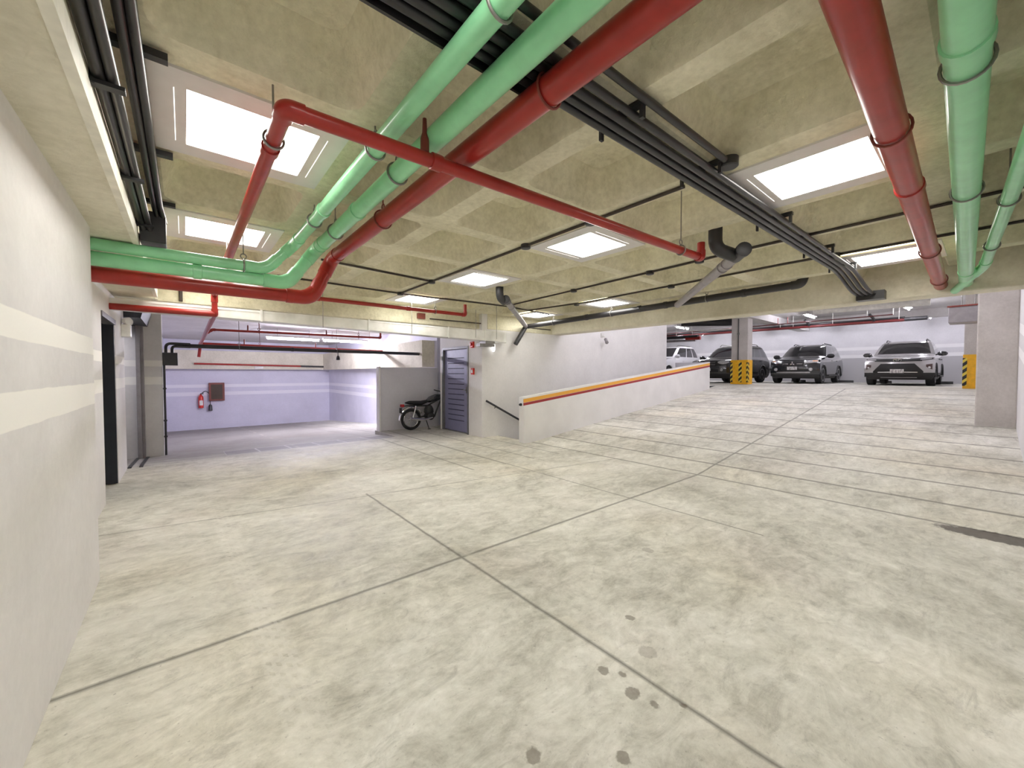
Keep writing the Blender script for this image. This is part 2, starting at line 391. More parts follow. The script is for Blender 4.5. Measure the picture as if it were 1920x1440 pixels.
# walls
b = MB(); b.box(XL - 0.6, YR - 0.2, 0, XL, 3.95, 2.8)
struct('wall_left', b, 'wall', 'near left wall, pale grey plaster with two cream stripes', 'wall', 0.006)
X2 = -0.69
b = MB(); b.box(X2 - 0.15, 3.9, 0, X2, 6.2, 2.8); b.box(X2 - 0.15, 7.3, 0, X2, 8.3, 2.8); b.box(X2 - 0.15, 6.2, 2.13, X2, 7.3, 2.8)
struct('wall_left_recessed', b, 'wall', 'set-back left wall around the dark doorway, pale with cream stripes', 'wall')
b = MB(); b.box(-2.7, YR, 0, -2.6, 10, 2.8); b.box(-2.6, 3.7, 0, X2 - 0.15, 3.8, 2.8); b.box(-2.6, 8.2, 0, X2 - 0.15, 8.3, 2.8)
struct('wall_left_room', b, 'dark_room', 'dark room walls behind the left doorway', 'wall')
b = MB(); b.box(-2.6, 9.85, -.12, -0.31, 10.05, 2.8)
struct('wall_left_stub', b, 'wall', 'short wall at the far left beyond the gate, grey with pale stripes and a white edge', 'wall', 0.01)
b = MB(); b.box(-0.9, 10.05, -1, -0.6, 20.5, 2.8); b.box(-0.9, 20.4, -1, 5.6, 20.6, 2.8)
struct('wall_back', b, 'wall_far', 'lilac-lit striped wall at the bottom of the far ramp', 'wall')
b = MB(); b.box(5.4, 9.75, -1, 5.6, 20.4, 2.8)
struct('wall_back_side', b, 'wall_far', 'side wall of the far bay with wavy-looking pale stripes', 'wall')
b = MB(); b.box(-0.6, 19.9, 1.62, 5.4, 20.4, 2.36); b.box(5.02, 9.9, 1.62, 5.4, 19.9, 2.36)
struct('beam_far_bay', b, 'beam', 'concrete beam along the top of the far bay back wall', 'beam')
b = MB(); b.box(3.76, 9.7, -0.15, 5.4, 9.82, 1.6)
struct('wall_partition', b, 'grey_wall', 'grey low partition wall behind the motorcycle', 'wall')
b = MB(); b.box(3.715, 9.64, -0.02, 3.765, 9.84, 1.62)
struct('trim_partition', b, 'wall_plain', 'white end post of the grey partition', 'trim', 0.02)
# door block and stair wall
b = MB()
b.box(5.15, 7.26, 0, 5.35, 7.80, 2.85); b.box(5.15, 9.02, 0, 5.35, 9.14, 2.85); b.box(5.15, 7.80, 2.09, 5.35, 9.02, 2.85)
b.box(5.35, 7.26, -0.02, 5.598, 7.46, 2.85)
b.box(5.35, 9.02, 0, 5.59, 9.14, 2.85)
b.box(5.5, 7.47, 0, 5.59, 9.02, 2.85)
struct('wall_door_block', b, 'wall_plain', 'white wall block holding the slatted blue-grey door', 'wall')
b = MB(); b.box(5.598, 7.26, -2, 13.12, 7.46, 4.0)
struct('wall_stair', b, 'wall_plain', 'tall white wall behind the stairs and parapet', 'wall')
b = MB(); b.box(5.15, YR - 0.2, 0, 25.6, YR, 4.05); b.box(XL, YR - 0.2, 0, 5.15, YR, 2.8)
struct('wall_right', b, 'wall_ramp', 'right-hand white wall rising along the ramp with stripes', 'wall')
b = MB(); b.box(25.6, YR - 0.2, 0.9, 25.8, 16.6, 4.05)
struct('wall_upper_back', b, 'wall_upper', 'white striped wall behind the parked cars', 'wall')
b = MB(); b.box(13.1, 16.5, 0.9, 25.6, 16.7, 4.05); b.box(13.12, 7.46, 0.9, 13.3, 16.5, 4.05)
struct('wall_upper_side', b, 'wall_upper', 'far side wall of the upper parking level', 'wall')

# parapet with coloured bands
def pz(x): return 0.96 + 0.104 * (x - 5.42)
b = MB()
b.prism([(5.38, 6.1, 0), (5.62, 6.1, 0), (13.9, 6.1, zf(13.9)), (13.9, 6.1, pz(13.9)), (5.38, 6.1, pz(5.38))], (0, 0.15, 0))
b.prism([(5.38, 6.10, -0.3), (13.9, 6.10, -0.3), (13.9, 6.10, zf(13.9)), (5.62, 6.10, 0.0), (5.38, 6.10, 0)], (0, 0.15, 0))
pp = struct('parapet_wall', b, 'parapet', 'white sloping parapet with orange and dark red bands along its top', 'parapet')
b = MB(); b.box(13.75, 6.25, 0, 13.9, 7.26, 1.83)
struct('wall_parapet_end', b, 'grey_wall', 'grey low cross wall closing the far end of the stairs', 'wall')

# beams and columns
b = MB(); b.box(X2 - 0.2, YR, 2.45, -0.26, 7.36, 2.83)
struct('beam_left', b, 'beam', 'broad concrete beam along the top of the left wall', 'beam', 0.02)
b = MB(); b.box(7.36, YR, 2.45, 7.72, 7.3, 3.0)
struct('beam_right', b, 'beam', 'concrete beam across the foot of the ramp in front of the cars', 'beam', 0.02)
b = MB(); b.box(-0.9, 7.36, 2.45, 5.3, 7.7, 3.1); b.box(5.3, 7.25, 2.45, 7.4, 7.45, 3.1)
struct('beam_back', b, 'ceiling', 'concrete beam behind the galvanised duct at the end of the waffle ceiling', 'beam', 0.015)
b = MB(); b.box(10.58, -0.325, 0.3, 11.15, 0.13, 4.0)
struct('column_right', b, 'column', 'grey concrete column on the ramp beside the right wall', 'column', 0.02)
col_b = MB(); col_b.box(17.7, 6.27, 1.0, 18.2, 6.9, 4.0)
struct('column_upper', col_b, 'column', 'concrete column with yellow guard standing before the dark four-wheel-drive', 'column', 0.02)
b = MB(); b.box(17.7, -0.30, 1.0, 18.2, 0.46, 4.0)
struct('column_upper_right', b, 'column', 'concrete column with yellow guard half hidden behind the near column', 'column', 0.02)

b = MB(); b.box(-0.285, YR, 2.436, -0.25, 6.93, 2.452); b.box(-0.262, YR, 2.452, -0.25, 6.93, 2.53)
struct('trim_beam', b, 'trim_cream', 'cream metal edge strip along the left beam', 'trim')

# waffle ceiling
ZC, MOD, DEPTH = 2.79, 0.975, 0.29
XR = [0.80 + MOD * k for k in range(-1, 8)]     # rib centre lines
YRB = [2.20 + MOD * k for k in range(-3, 6)]
NCOR = 5
def rrect(h, r, z, cx, cy):
    out = []
    for q, (sx, sy) in enumerate([(1, 1), (-1, 1), (-1, -1), (1, -1)]):
        for k in range(NCOR):
            a = q * PI / 2 + k * (PI / 2) / (NCOR - 1)
            out.append((cx + sx * (h - r) + r * math.cos(a), cy + sy * (h - r) + r * math.sin(a), z))
    return out
b = MB()
for i in range(len(XR) - 1):
    for j in range(len(YRB) - 1):
        cx, cy = XR[i] + MOD / 2, YRB[j] + MOD / 2
        if cy < YR - 0.3: continue
        h = 0.405
        r0 = rrect(h, 0.10, ZC, cx, cy)
        outer = []
        for (x, y, z) in r0:
            dx, dy = x - cx, y - cy; s_ = (MOD / 2) / max(abs(dx), abs(dy)); outer.append((cx + dx * s_, cy + dy * s_, ZC))
        b.loft([outer, r0, rrect(h - 0.012, 0.10, ZC + 0.015, cx, cy), rrect(h - 0.075, 0.10, ZC + DEPTH * 0.75, cx, cy),
                rrect(h - 0.105, 0.09, ZC + DEPTH * 0.95, cx, cy), rrect(h - 0.15, 0.08, ZC + DEPTH, cx, cy)], False)
        top = rrect(h - 0.15, 0.08, ZC + DEPTH, cx, cy); b.add(top, [tuple(range(len(top)))])
b.quad((-0.3, YR - .2, ZC), (XR[0], YR - .2, ZC), (XR[0], 7.4, ZC), (-0.3, 7.4, ZC))
b.quad((XR[-1] - 0.001, YR - .2, ZC), (7.5, YR - .2, ZC), (7.5, 7.4, ZC), (XR[-1] - 0.001, 7.4, ZC))
b.quad((-0.3, YRB[-1], ZC), (7.5, YRB[-1], ZC), (7.5, 7.45, ZC), (-0.3, 7.45, ZC))
b.quad((-1, -1.2, 3.2), (8, -1.2, 3.2), (8, 8, 3.2), (-1, 8, 3.2))
ceil = struct('ceiling', b, 'ceiling', 'bare concrete waffle ceiling with square coffers', 'ceiling', 0, True)
b = MB(); b.box(-2.7, 7.6, 2.8, 5.6, 20.6, 2.95); b.box(-2.7, YR, 2.8, -0.6, 7.6, 2.95)
struct('ceiling_far_bay', b, 'slab', 'flat concrete ceiling of the far bay', 'ceiling')
b = MB(); b.box(7.6, YR - 0.2, 4.0, 25.8, 16.7, 4.15); b.box(22.6, YR, 3.66, 22.9, 16.5, 4.0); b.box(13.3, 6.1, 3.7, 25.6, 6.6, 4.0)
b.box(7.5, YR, 2.9, 7.72, 7.3, 4.1)
struct('ceiling_upper', b, 'slab', 'flat ceiling above the ramp and the parked cars', 'ceiling')

# left doorway
d1 = tag(thing('door_1', 'dark navy door standing open in the left doorway', 'door', (X2, 7.28, 0)), kind='structure')
MB().box(X2 - 0.95, 7.255, 0.01, X2 - 0.005, 7.295, 2.1).build('door_leaf', 'door_dark', d1, False)
m = MB(); m.box(X2 - 0.1, 6.2, 2.08, X2 + 0.012, 7.3, 2.14)
m.box(X2 - 0.14, 6.205, 0, X2 - 0.02, 6.225, 2.08); m.build('door_frame', 'door_frame', d1, False)

# slatted door in the white block
d2 = tag(thing('door_2', 'slate blue-grey slatted metal door in the white block', 'door', (5.15, 8.4, 0)), kind='structure')
MB().box(5.19, 7.86, 0.02, 5.23, 8.97, 2.04).build('door_leaf', 'door_blue', d2, False, 0.004)
m = MB(); m.box(5.135, 7.80, 0, 5.25, 7.86, 2.1); m.box(5.135, 8.97, 0, 5.25, 9.03, 2.1); m.box(5.135, 7.86, 2.04, 5.25, 8.97, 2.1)
m.build('door_frame', 'door_frame', d2, False, 0.004)
m = MB()
for k in range(13):
    z = 0.28 + k * 0.128; m.prism([(5.19, 8.06, z), (5.19, 8.80, z), (5.184, 8.80, z + 0.008), (5.184, 8.06, z + 0.008)], (0.0, 0, 0.012))
m.build('louvers', 'slot_dark', d2, False)
m = MB(); m.box(5.165, 7.92, 0.98, 5.195, 7.95, 1.12); m.tube((5.15, 7.93, 1.05), (5.15, 8.04, 1.05), 0.011, 8); m.build('door_handle', 'steel', d2)

# ================================================================= CEILING LIGHTS
def panel_light(cx, cy, label):
    t = thing('ceiling_light', label, 'ceiling light', (cx, cy, ZC), 'square light panels in the waffle ceiling')
    h, g = 0.425, 0.288
    m = MB()
    for (x0, y0, x1, y1) in [(-h, -h, h, -g), (-h, g, h, h), (-h, -g, -g, g), (g, -g, h, g)]:
        m.box(cx + x0, cy + y0, ZC - 0.012, cx + x1, cy + y1, ZC + 0.002)
    m.build('frame', 'panel', t, False)
    MB().box(cx - g, cy - g, ZC - 0.006, cx + g, cy + g, ZC + 0.001).build('diffuser', 'led', t, False)
    for k in (-1, 1):
        x0, y0, x1, y1 = (k * .335 - .0015, -.27, k * .335 + .0015, .27) if cx < 1 else (-.27, k * .335 - .0015, .27, k * .335 + .0015)
        MB().box(cx + x0, cy + y0, ZC - 0.0135, cx + x1, cy + y1, ZC - 0.0115).build('light_slot', 'slot', t, False)
    return t
CX = [0.32, 3.26, 6.24]; CY = [0.745, 2.71, 4.66, 6.62]
for i, j, lab in [(0, 1, 'large nearest light panel behind the red pipe elbow at upper left'),
                  (0, 2, 'light panel above the green pipe run near the left wall'),
                  (0, 3, 'light panel under the green and red pipe run by the far left, half hidden'),
                  (0, 0, 'light panel overhead beside the camera by the left beam'),
                  (1, 0, 'large light panel right of the black conduit rack at upper right'),
                  (1, 1, 'square light panel crossed at its edge by the thin red pipe, mid ceiling'),
                  (1, 2, 'light panel left of the small black drain elbow, mid ceiling'),
                  (1, 3, 'small light panel above the duct, beyond the dark conduit junction'),
                  (2, 0, 'narrow-looking light panel crossed by the right-hand red pipe near the beam'),
                  (2, 2, 'light panel between the big grey drain pipe and the beam'),
                  (2, 3, 'small light panel behind the far drain pipe near the stair wall')]:
    panel_light(CX[i], CY[j], lab)

def tube_light(p, L, axis, label, group, drop=0.06, glow='tube'):
    x, y, z = p; t = thing('tube_light', label, 'tube light', (x, y, z), group)
    d = Vector((1, 0, 0)) if axis == 'x' else Vector((0, 1, 0)); c = Vector(p)
    a, e = c - d * L / 2, c + d * L / 2
    hw = Vector((0.05, 0.05, 0))
    m = MB(); s_ = d.yxz * 0.11
    m.prism([a - s_ + Vector((0, 0, .035)), a + s_ + Vector((0, 0, .035)), a + s_ * .5 + Vector((0, 0, .08)), a - s_ * .5 + Vector((0, 0, .08))], d * L)
    m.build('housing', 'white_plastic', t, False)
    MB().sweep([a + d * .02, e - d * .02], 0.026, 12).build('tube', glow, t)
    for k in (0.2, 0.8):
        q = a + d * L * k + Vector((0, 0, 0.08)); MB().tube(q, q + Vector((0, 0, drop)), 0.006, 6).build('suspension_rod', 'steel', t)
    return t
tube_light((2.62, 13.7, 2.50), 1.46, 'x', 'left glowing tube lamp of the pair in the far bay', 'tube lamps of the far bay', 0.22)
tube_light((4.13, 13.6, 2.50), 1.40, 'x', 'right glowing tube lamp of the pair in the far bay', 'tube lamps of the far bay', 0.22)
tube_light((-1.75, 9.0, 2.62), 1.2, 'x', 'tube lamp inside the side room behind the gate at far left', 'tube lamps of the far bay', 0.12, 'tube_upper')
for (x, y, lab) in [(20.0, 10.2, 'tube lamp above the white car, leftmost of the upper level lamps'),
                    (20.0, 7.7, 'tube lamp partly behind the concrete column above the dark four-wheel-drive'),
                    (20.0, 4.75, 'tube lamp above the black car in the middle'),
                    (20.0, 1.9, 'tube lamp above the silver car'),
                    (11.6, 4.4, 'tube lamp over the ramp on the parapet side'),
                    (11.6, 1.6, 'tube lamp over the ramp by the right wall'),
                    (8.6, 5.2, 'added tube lamp hidden behind the ramp beam on the parapet side'),  # pair added out of sight to light the column, stair wall and ramp
                    (8.6, 2.0, 'added tube lamp hidden behind the ramp beam by the right wall'),
                    (15.2, 3.2, 'added unseen tube lamp at the top of the ramp'),  # unseen extra lamp added to brighten the upper level
                    (23.9, 11.2, 'added unseen tube lamp near the back wall behind the white car'),  # unseen row added to brighten the wall behind the cars
                    (23.9, 7.9, 'added unseen tube lamp near the back wall behind the dark four-wheel-drive'),
                    (23.9, 4.9, 'added unseen tube lamp near the back wall behind the black car'),
                    (23.9, 1.6, 'added unseen tube lamp near the back wall behind the silver car')]:
    tube_light((x, y, 3.80), 1.25, 'x', lab, 'tube lamps of the upper level', 0.12, 'tube_upper')

# ================================================================= PIPES
def fillet(pts, R, n=7):
    pts = [Vector(p) for p in pts]; out = [pts[0]]
    for i in range(1, len(pts) - 1):
        a, b_, c = pts[i - 1], pts[i], pts[i + 1]
        u, v = (a - b_), (c - b_); r = min(R, u.length * .45, v.length * .45)
        p0, p1 = b_ + u.normalized() * r, b_ + v.normalized() * r
        for k in range(n + 1):
            s_ = k / n; out.append(p0 * (1 - s_) ** 2 + b_ * 2 * s_ * (1 - s_) + p1 * s_ ** 2)
    out.append(pts[-1]); return out
def ceil_z(x, y):
    if y > 7.4 or x < -0.3: return 2.8
    u, v = (x - XR[0]) % MOD, (y - YRB[0]) % MOD
    return ZC + (0.01 if min(u, MOD - u) < 0.09 or min(v, MOD - v) < 0.09 else DEPTH)
def hanger(parent, p, axis, r, mat='steel', top=None):
    x, y, z = p; top = top if top is not None else ceil_z(x, y)
    m = MB(); m.ring(p, axis, r + 0.008, 0.006, 20, 6)
    m.ring((x, y, z + r + 0.035), (axis[1], axis[0], 0), 0.022, 0.005, 12, 6)
    if top > z + r + .06: m.tube((x, y, z + r + 0.05), (x, y, top), 0.005, 6)
    m.build('pipe_hanger', mat, parent)
def collars(parent, spots, r, mat):
    for p, d in spots:
        p, d = Vector(p), Vector(d).normalized()
        m = MB(); m.lathe(p - d * 0.03, d, [(0, r + .001), (0.002, r + .007), (0.058, r + .007), (0.06, r + .001)], 18)
        m.build('coupling', mat, parent)
def pipe(name, label, cat, pts, r, mat, group=None, R=0.1, seg=18, cols=(), hang=(), hmat='steel', part='pipe_run'):
    t = thing(name, label, cat, pts[0], group)
    MB().sweep(fillet(pts, R), r, seg).build(part, mat, t)
    # swollen elbow fittings
    P = [Vector(p) for p in pts]
    for i in range(1, len(P) - 1):
        u, v = (P[i - 1] - P[i]).normalized(), (P[i + 1] - P[i]).normalized()
        if u.dot(v) > -0.97 and r > 0.022:
            q = min(R * 1.25, (P[i - 1] - P[i]).length * .5, (P[i + 1] - P[i]).length * .5)
            MB().sweep(fillet([P[i] + u * q, P[i], P[i] + v * q], R), r + 0.006, seg).build('elbow', mat, t)
    collars(t, cols, r, mat)
    for p, ax in hang: hanger(t, p, ax, r, hmat)
    return t
YA, XA = (0, 1, 0), (1, 0, 0)
# two green mains: along Y near the left, then turning to the left wall under the beam
g1x, g2x, rmx = 0.82, 1.02, 1.22
pipe('green_pipe', 'slimmer green pipe, left of the two on the left, bending to the left wall', 'pipe',
     [(g1x, -0.3, 2.665), (g1x, 4.18, 2.665), (g1x - .23, 4.22, 2.402), (-0.75, 4.22, 2.402)], 0.045, 'green', 'green pipes overhead at left', 0.11,
     cols=[((g1x, 3.2, 2.665), YA), ((g1x, 4.02, 2.665), YA), ((g1x - 0.36, 4.22, 2.402), XA)],
     hang=[((g1x, 1.05, 2.665), YA), ((g1x, 2.15, 2.665), YA), ((g1x, 3.45, 2.665), YA), ((0.42, 4.22, 2.402), XA)])
pipe('green_pipe', 'thicker green pipe, right of the two on the left, bending to the left wall', 'pipe',
     [(g2x, -0.3, 2.665), (g2x, 4.24, 2.665), (g2x - .25, 4.26, 2.305), (-0.75, 4.26, 2.305)], 0.055, 'green', 'green pipes overhead at left', 0.12,
     cols=[((g2x, 3.05, 2.665), YA), ((g2x, 4.0, 2.665), YA), ((0.60, 4.26, 2.305), XA), ((0.1, 4.26, 2.305), XA)],
     hang=[((g2x, 2.32, 2.665), YA), ((g2x, 3.60, 2.665), YA)])
pipe('red_main_pipe', 'thick red main pipe running beside the two green pipes and turning to the left wall', 'pipe',
     [(rmx, -0.3, 2.655), (rmx, 4.42, 2.655), (rmx - 0.22, 4.36, 2.205), (-0.75, 4.36, 2.205)], 0.062, 'red', 'red pipes overhead', 0.16,
     cols=[((0.80, 4.36, 2.205), XA)], hang=[((rmx, 1.22, 2.655), YA), ((rmx, 3.05, 2.655), YA)], hmat='rust')
# thin red branch: along X, elbow, along Y, drop, run to the left wall
zb = 2.54
t = pipe('sprinkler_pipe', 'thin red pipe crossing under the mains with an elbow and running away to the left', 'pipe',
     [(3.77, 1.75, zb + .14), (3.77, 1.75, zb), (0.34, 1.87, zb), (0.34, 6.86, zb), (0.34, 6.86, 2.27), (0.33, 12.68, 2.20), (0.29, 12.70, 1.86)], 0.034, 'red', 'red pipes overhead', 0.055,
     cols=[((0.34, 2.25, zb), YA), ((1.02, 1.845, zb), XA), ((0.34, 6.86, 2.46), (0, 0, 1))],
     hang=[((0.34, 2.15, zb), YA), ((0.34, 4.75, zb), YA), ((3.4, 1.757, zb), XA)])
MB().sweep([(0.96, 1.85, zb + .03), (0.96, 1.85, zb + .10), (0.96, 1.85, zb + .13), (0.96, 1.85, zb + .2)], [.022, .022, .013, .010], 12).build('sprinkler_head', 'rust', t)
m = MB(); m.sweep([(0.34, 6.86, 2.27), (-0.7, 6.86, 2.27)], 0.040, 16); m.build('branch_pipe', 'red', t)
t = pipe('sprinkler_pipe', 'thin red pipe running left to right just above the galvanised duct', 'pipe',
     [(0.375, 6.2, 2.53), (4.02, 6.2, 2.53), (4.02, 6.2, 2.72)], 0.030, 'red', 'red pipes overhead', 0.05,
     cols=[((1.5, 6.2, 2.53), XA), ((2.9, 6.2, 2.53), XA)], hang=[((1.0, 6.2, 2.53), XA), ((3.4, 6.2, 2.53), XA)])
MB().sweep([(0.82, 6.2, 2.55), (0.82, 6.2, 2.64), (0.82, 6.2, 2.66)], [.017, .017, .010], 10).build('sprinkler_head', 'rust', t)
t = pipe('sprinkler_pipe', 'thin red pipe above the tube lamps in the far bay', 'pipe',
     [(0.37, 10.0, 2.255), (0.45, 10.0, 2.33), (3.90, 10.0, 2.36), (3.90, 10.0, 2.50)], 0.024, 'red', 'red pipes in the far bay', 0.04,
     hang=[((1.25, 10.0, 2.337), XA), ((3.35, 10.0, 2.355), XA)], hmat='rust')
for x in (1.05, 2.6): MB().sweep([(x, 10, 2.35), (x, 10, 2.44), (x, 10, 2.47)], [.014, .014, .008], 8).build('sprinkler_head', 'rust', t)
t = pipe('sprinkler_pipe', 'longer red pipe below the tube lamps in the far bay', 'pipe',
     [(0.367, 12.6, 2.19), (5.015, 12.7, 2.17)], 0.038, 'red', 'red pipes in the far bay', 0.05,
     cols=[((2.3, 12.7, 2.182), XA)], hang=[((1.6, 12.7, 2.185), XA), ((4.6, 12.7, 2.17), XA)], hmat='rust')
for x in (1.25, 3.0): MB().sweep([(x, 12.7, 2.22), (x, 12.7, 2.33), (x, 12.7, 2.36)], [.016, .016, .009], 8).build('sprinkler_head', 'rust', t)
pipe('sprinkler_pipe', 'thin red and black pipe low along the far back beam', 'pipe', [(0.3, 19.82, 1.83), (4.05, 19.82, 1.77)], 0.035, 'red', 'red pipes in the far bay', seg=12)
MB().tube((4.05, 19.82, 1.77), (5.01, 19.82, 1.755), 0.037, 12).build('black_pipe_end', 'black_pipe', bpy.data.objects['sprinkler_pipe.004'])
pipe('dark_pipe', 'black conduit run beneath the long red pipe in the far bay', 'conduit',
     [(0.05, 10.08, 1.99), (5.015, 10.08, 1.985)], 0.04, 'black_pipe', seg=12, cols=[((1.9, 10.08, 1.99), XA)], hang=[((2.85, 10.08, 1.988), XA), ((0.9, 10.08, 1.99), XA)])
# right-hand pipes
pipe('red_pipe', 'thick red pipe at upper right running toward the ramp beam', 'pipe',
     [(1.29, 0.285, 2.586), (7.355, 0.40, 2.56)], 0.062, 'red', 'red pipes overhead', cols=[((3.4, .325, 2.577), XA)],
     hang=[((2.55, 0.309, 2.58), XA), ((5.25, 0.36, 2.569), XA), ((6.9, 0.39, 2.562), XA)], hmat='rust')
pipe('green_pipe', 'thick green pipe at the right edge running toward the beam', 'pipe',
     [(1.30, 0.05, 2.577), (7.355, 0.19, 2.56)], 0.060, 'green', 'green pipes overhead at right', cols=[((2.05, 0.068, 2.575), XA), ((6.6, .17, 2.563), XA)],
     hang=[((3.7, 0.105, 2.57), XA), ((2.2, 0.071, 2.575), XA)])
pipe('green_pipe', 'slim green pipe at the far right edge beside the thick one', 'pipe',
     [(2.0, -0.17, 2.60), (6.6, 0.045, 2.60), (7.35, 0.28, 2.47)], 0.040, 'green', 'green pipes overhead at right', 0.2,
     hang=[((4.2, -0.067, 2.60), XA), ((5.6, -0.001, 2.60), XA)])
b_ = thing('floor_drain_box', 'galvanised box duct hanging beyond the green pipes near the column', 'duct', (13, 0.45, 2.75))
b_.name = 'box_duct'
m = MB(); m.box(13.0, -0.1, 2.56, 13.6, 0.58, 2.90); m.build('duct_body', 'grey_pvc', b_, False, 0.01)
m = MB(); m.box(12.98, -0.12, 2.90, 13.02, 0.60, 2.93); m.build('flange', 'rust', b_, False)
MB().tube((13.2, 0.2, 2.9), (13.2, 0.2, 4.0), 0.01, 6).build('hanging_rod', 'steel', b_); MB().tube((13.5, 0.4, 2.9), (13.5, 0.4, 4.0), 0.01, 6).build('hanging_rod', 'steel', b_)

# black conduit rack along X
t = thing('conduit_rack', 'rack of black conduits crossing the ceiling toward the ramp beam', 'conduit rack', (0.5, 1.2, 2.74))
for y, r, x1 in [(1.345, 0.020, 6.9), (1.295, 0.020, 6.9), (1.24, 0.022, 6.9), (1.18, 0.020, 6.9)]:
    k = 1.16 - (1.345 - y) * 1.1
    ye = 1.04 - (1.345 - y) * 1.1
    MB().sweep(fillet([(-0.05, y, 2.735), (6.35, y - .10, 2.735), (6.95, y - .16, 2.53), (7.40, y - .19, 2.53)], 0.25), r, 12).build('conduit', 'black_pipe', t)
m = MB()
for x in (1.75, 2.6, 3.9, 5.2, 6.2):
    dy = -0.1 * x / 6.3
    m = MB(); m.box(x - 0.02, 1.12 + dy, 2.765, x + 0.02, 1.40 + dy, 2.79); m.box(x - .012, 1.125 + dy, 2.70, x + .012, 1.145 + dy, 2.77); m.box(x - .012, 1.375 + dy, 2.70, x + .012, 1.39 + dy, 2.77)
    m.build('strut_bracket', 'dark_iron', t, False)
MB().box(7.2, 0.90, 2.455, 7.37, 1.19, 2.57).build('wall_sleeve', 'black_pipe', t, False)
t = thing('cable_tray', 'broad black cable tray at the top of the picture above the green pipes', 'cable tray', (0.5, 1.15, 2.76))
m = MB(); m.box(-0.06, 1.21, 2.758, 1.30, 1.385, 2.788); m.box(-0.06, 1.375, 2.715, 1.30, 1.388, 2.788); m.box(-.06, 1.03, 2.762, 0.80, 1.20, 2.788); m.build('tray', 'black_pipe', t, False)
t = thing('conduit', 'single black conduit ending at a round box beside the upper right light panel', 'conduit', (1, 1.08, 2.76), 'dark conduits on the ceiling')
MB().sweep([(0.81, 1.09, 2.765), (2.58, 1.06, 2.765)], 0.019, 12).build('conduit_run', 'black_pipe', t)
MB().lathe((2.64, 1.06, 2.79), (0, 0, -1), [(0, .055), (.05, .055), (.055, .048)], 20).build('junction_box', 'dark_iron', t)

# left bundle of conduits by the beam
t = thing('conduit_rack', 'bundle of black conduits hung along the left beam', 'conduit rack', (-0.2, 1, 2.66))
for x, z, r in [(-0.235, 2.60, .021), (-0.195, 2.60, .019), (-0.155, 2.72, .018), (-0.12, 2.72, .018), (-0.235, 2.69, 0.022)]:
    MB().sweep(fillet([(x, -0.3, z), (x, 4.08, z), (x + .02, 4.2, z - .08)], .1), r, 12).build('conduit', 'black_pipe', t)
for y in (2.22, 3.18, 4.1):
    m = MB(); m.box(-0.26, y - .02, 2.745, -0.03, y + .02, 2.775); m.box(-.26, y - .015, 2.56, -.245, y + .015, 2.75); m.box(-.26, y - .02, 2.562, -0.16, y + .02, 2.578)
    m.build('strut_bracket', 'dark_iron', t, False)
MB().box(-0.245, 4.14, 2.465, -0.09, 4.30, 2.70).build('junction_box', 'black_pipe', t, False, .006)

# thin conduits with boxes on the ribs
def conduit(label, pts, boxes, r=0.013):
    t = thing('conduit', label, 'conduit', pts[0], 'dark conduits on the ceiling')
    MB().sweep(fillet(pts, .05, 3), r, 10).build('conduit_run', 'brown_conduit', t)
    for (x, y) in boxes:
        m = MB(); m.lathe((x, y, ZC), (0, 0, -1), [(0, .05), (.04, .05), (.045, .042)], 16); m.build('junction_box', 'dark_iron', t)
zc = ZC - .016
conduit('thin dark conduit along a rib passing three mid-ceiling light panels to the rack', [(1.25, 4.98, zc), (2.77, 5.15, zc), (2.75, 1.40, zc)], [(2.77, 5.15), (2.75, 2.24), (2.76, 3.1)])
conduit('thin dark conduit along the far rib from the left pipes toward the stair wall', [(1.0, 6.18, zc), (2.78, 6.25, zc), (4.95, 6.1, zc), (6.35, 6.33, zc)], [(2.78, 6.25)])
conduit('thin dark conduit linking two ceiling boxes left of the small light panels', [(2.77, 5.19, zc), (2.78, 6.22, zc)], [])
conduit('long thin dark conduit from the right edge past the drain elbow to the far drain', [(4.60, -0.28, zc), (4.63, 1.6, zc), (4.70, 2.5, zc), (4.90, 5.95, zc)], [(4.81, 4.25), (4.73, 2.86), (4.68, 2.19)])
conduit('thin dark conduit along the rib nearest the ramp beam', [(5.64, -0.28, zc), (5.62, 1.6, zc), (5.78, 4.8, zc), (5.60, 6.2, zc)], [(5.80, 5.05), (5.72, 3.1), (5.63, 1.12)])
conduit('thin dark conduit low on the beam face above the duct end', [(3.9, 7.34, 2.57), (7.3, 7.235, 2.57)], [], .012)
conduit('short dark pipe stub dropping down the beam face at the far left', [(-0.02, 7.2, zc), (-0.02, 7.33, zc), (-0.02, 7.33, 2.47)], [], .022)
m = MB(); m.box(3.62, 7.30, 2.55, 3.78, 7.36, 2.66)
tag(m.build('junction_box', 'wood', None, False), 'small dark red box on the beam face above the duct', 'junction box')

# drains
t = thing('drain_pipe', 'big grey and black drain pipe coming down from the ceiling and running to the beam', 'drain pipe', (3.87, 1.66, 2.7))
MB().sweep(fillet([(3.86, 1.66, 3.05), (3.86, 1.66, 2.62), (4.04, 1.56, 2.57)], .09), .060, 18).build('drain_elbow', 'dark_iron', t)
MB().lathe((3.95, 1.44, 2.585), Vector((2.65, 2.0, -.03)), [(0, .05), (.005, .066), (.05, .066), (.055, .058), (.25, .058)], 20).build('cleanout_cap', 'dark_iron', t)
MB().tube((4.12, 1.57, 2.582), (6.62, 3.47, 2.64), .052, 18).build('drain_run', 'grey_pvc', t)
collars(t, [((4.38, 1.767, 2.586), (2.5, 1.9, .05)), ((4.50, 1.859, 2.589), (2.5, 1.9, .05))], .053, 'grey_pvc')
t = thing('drain_pipe', 'smaller drain pipe near the duct end with a pale sloping arm', 'drain pipe', (3.8, 4.85, 2.7))
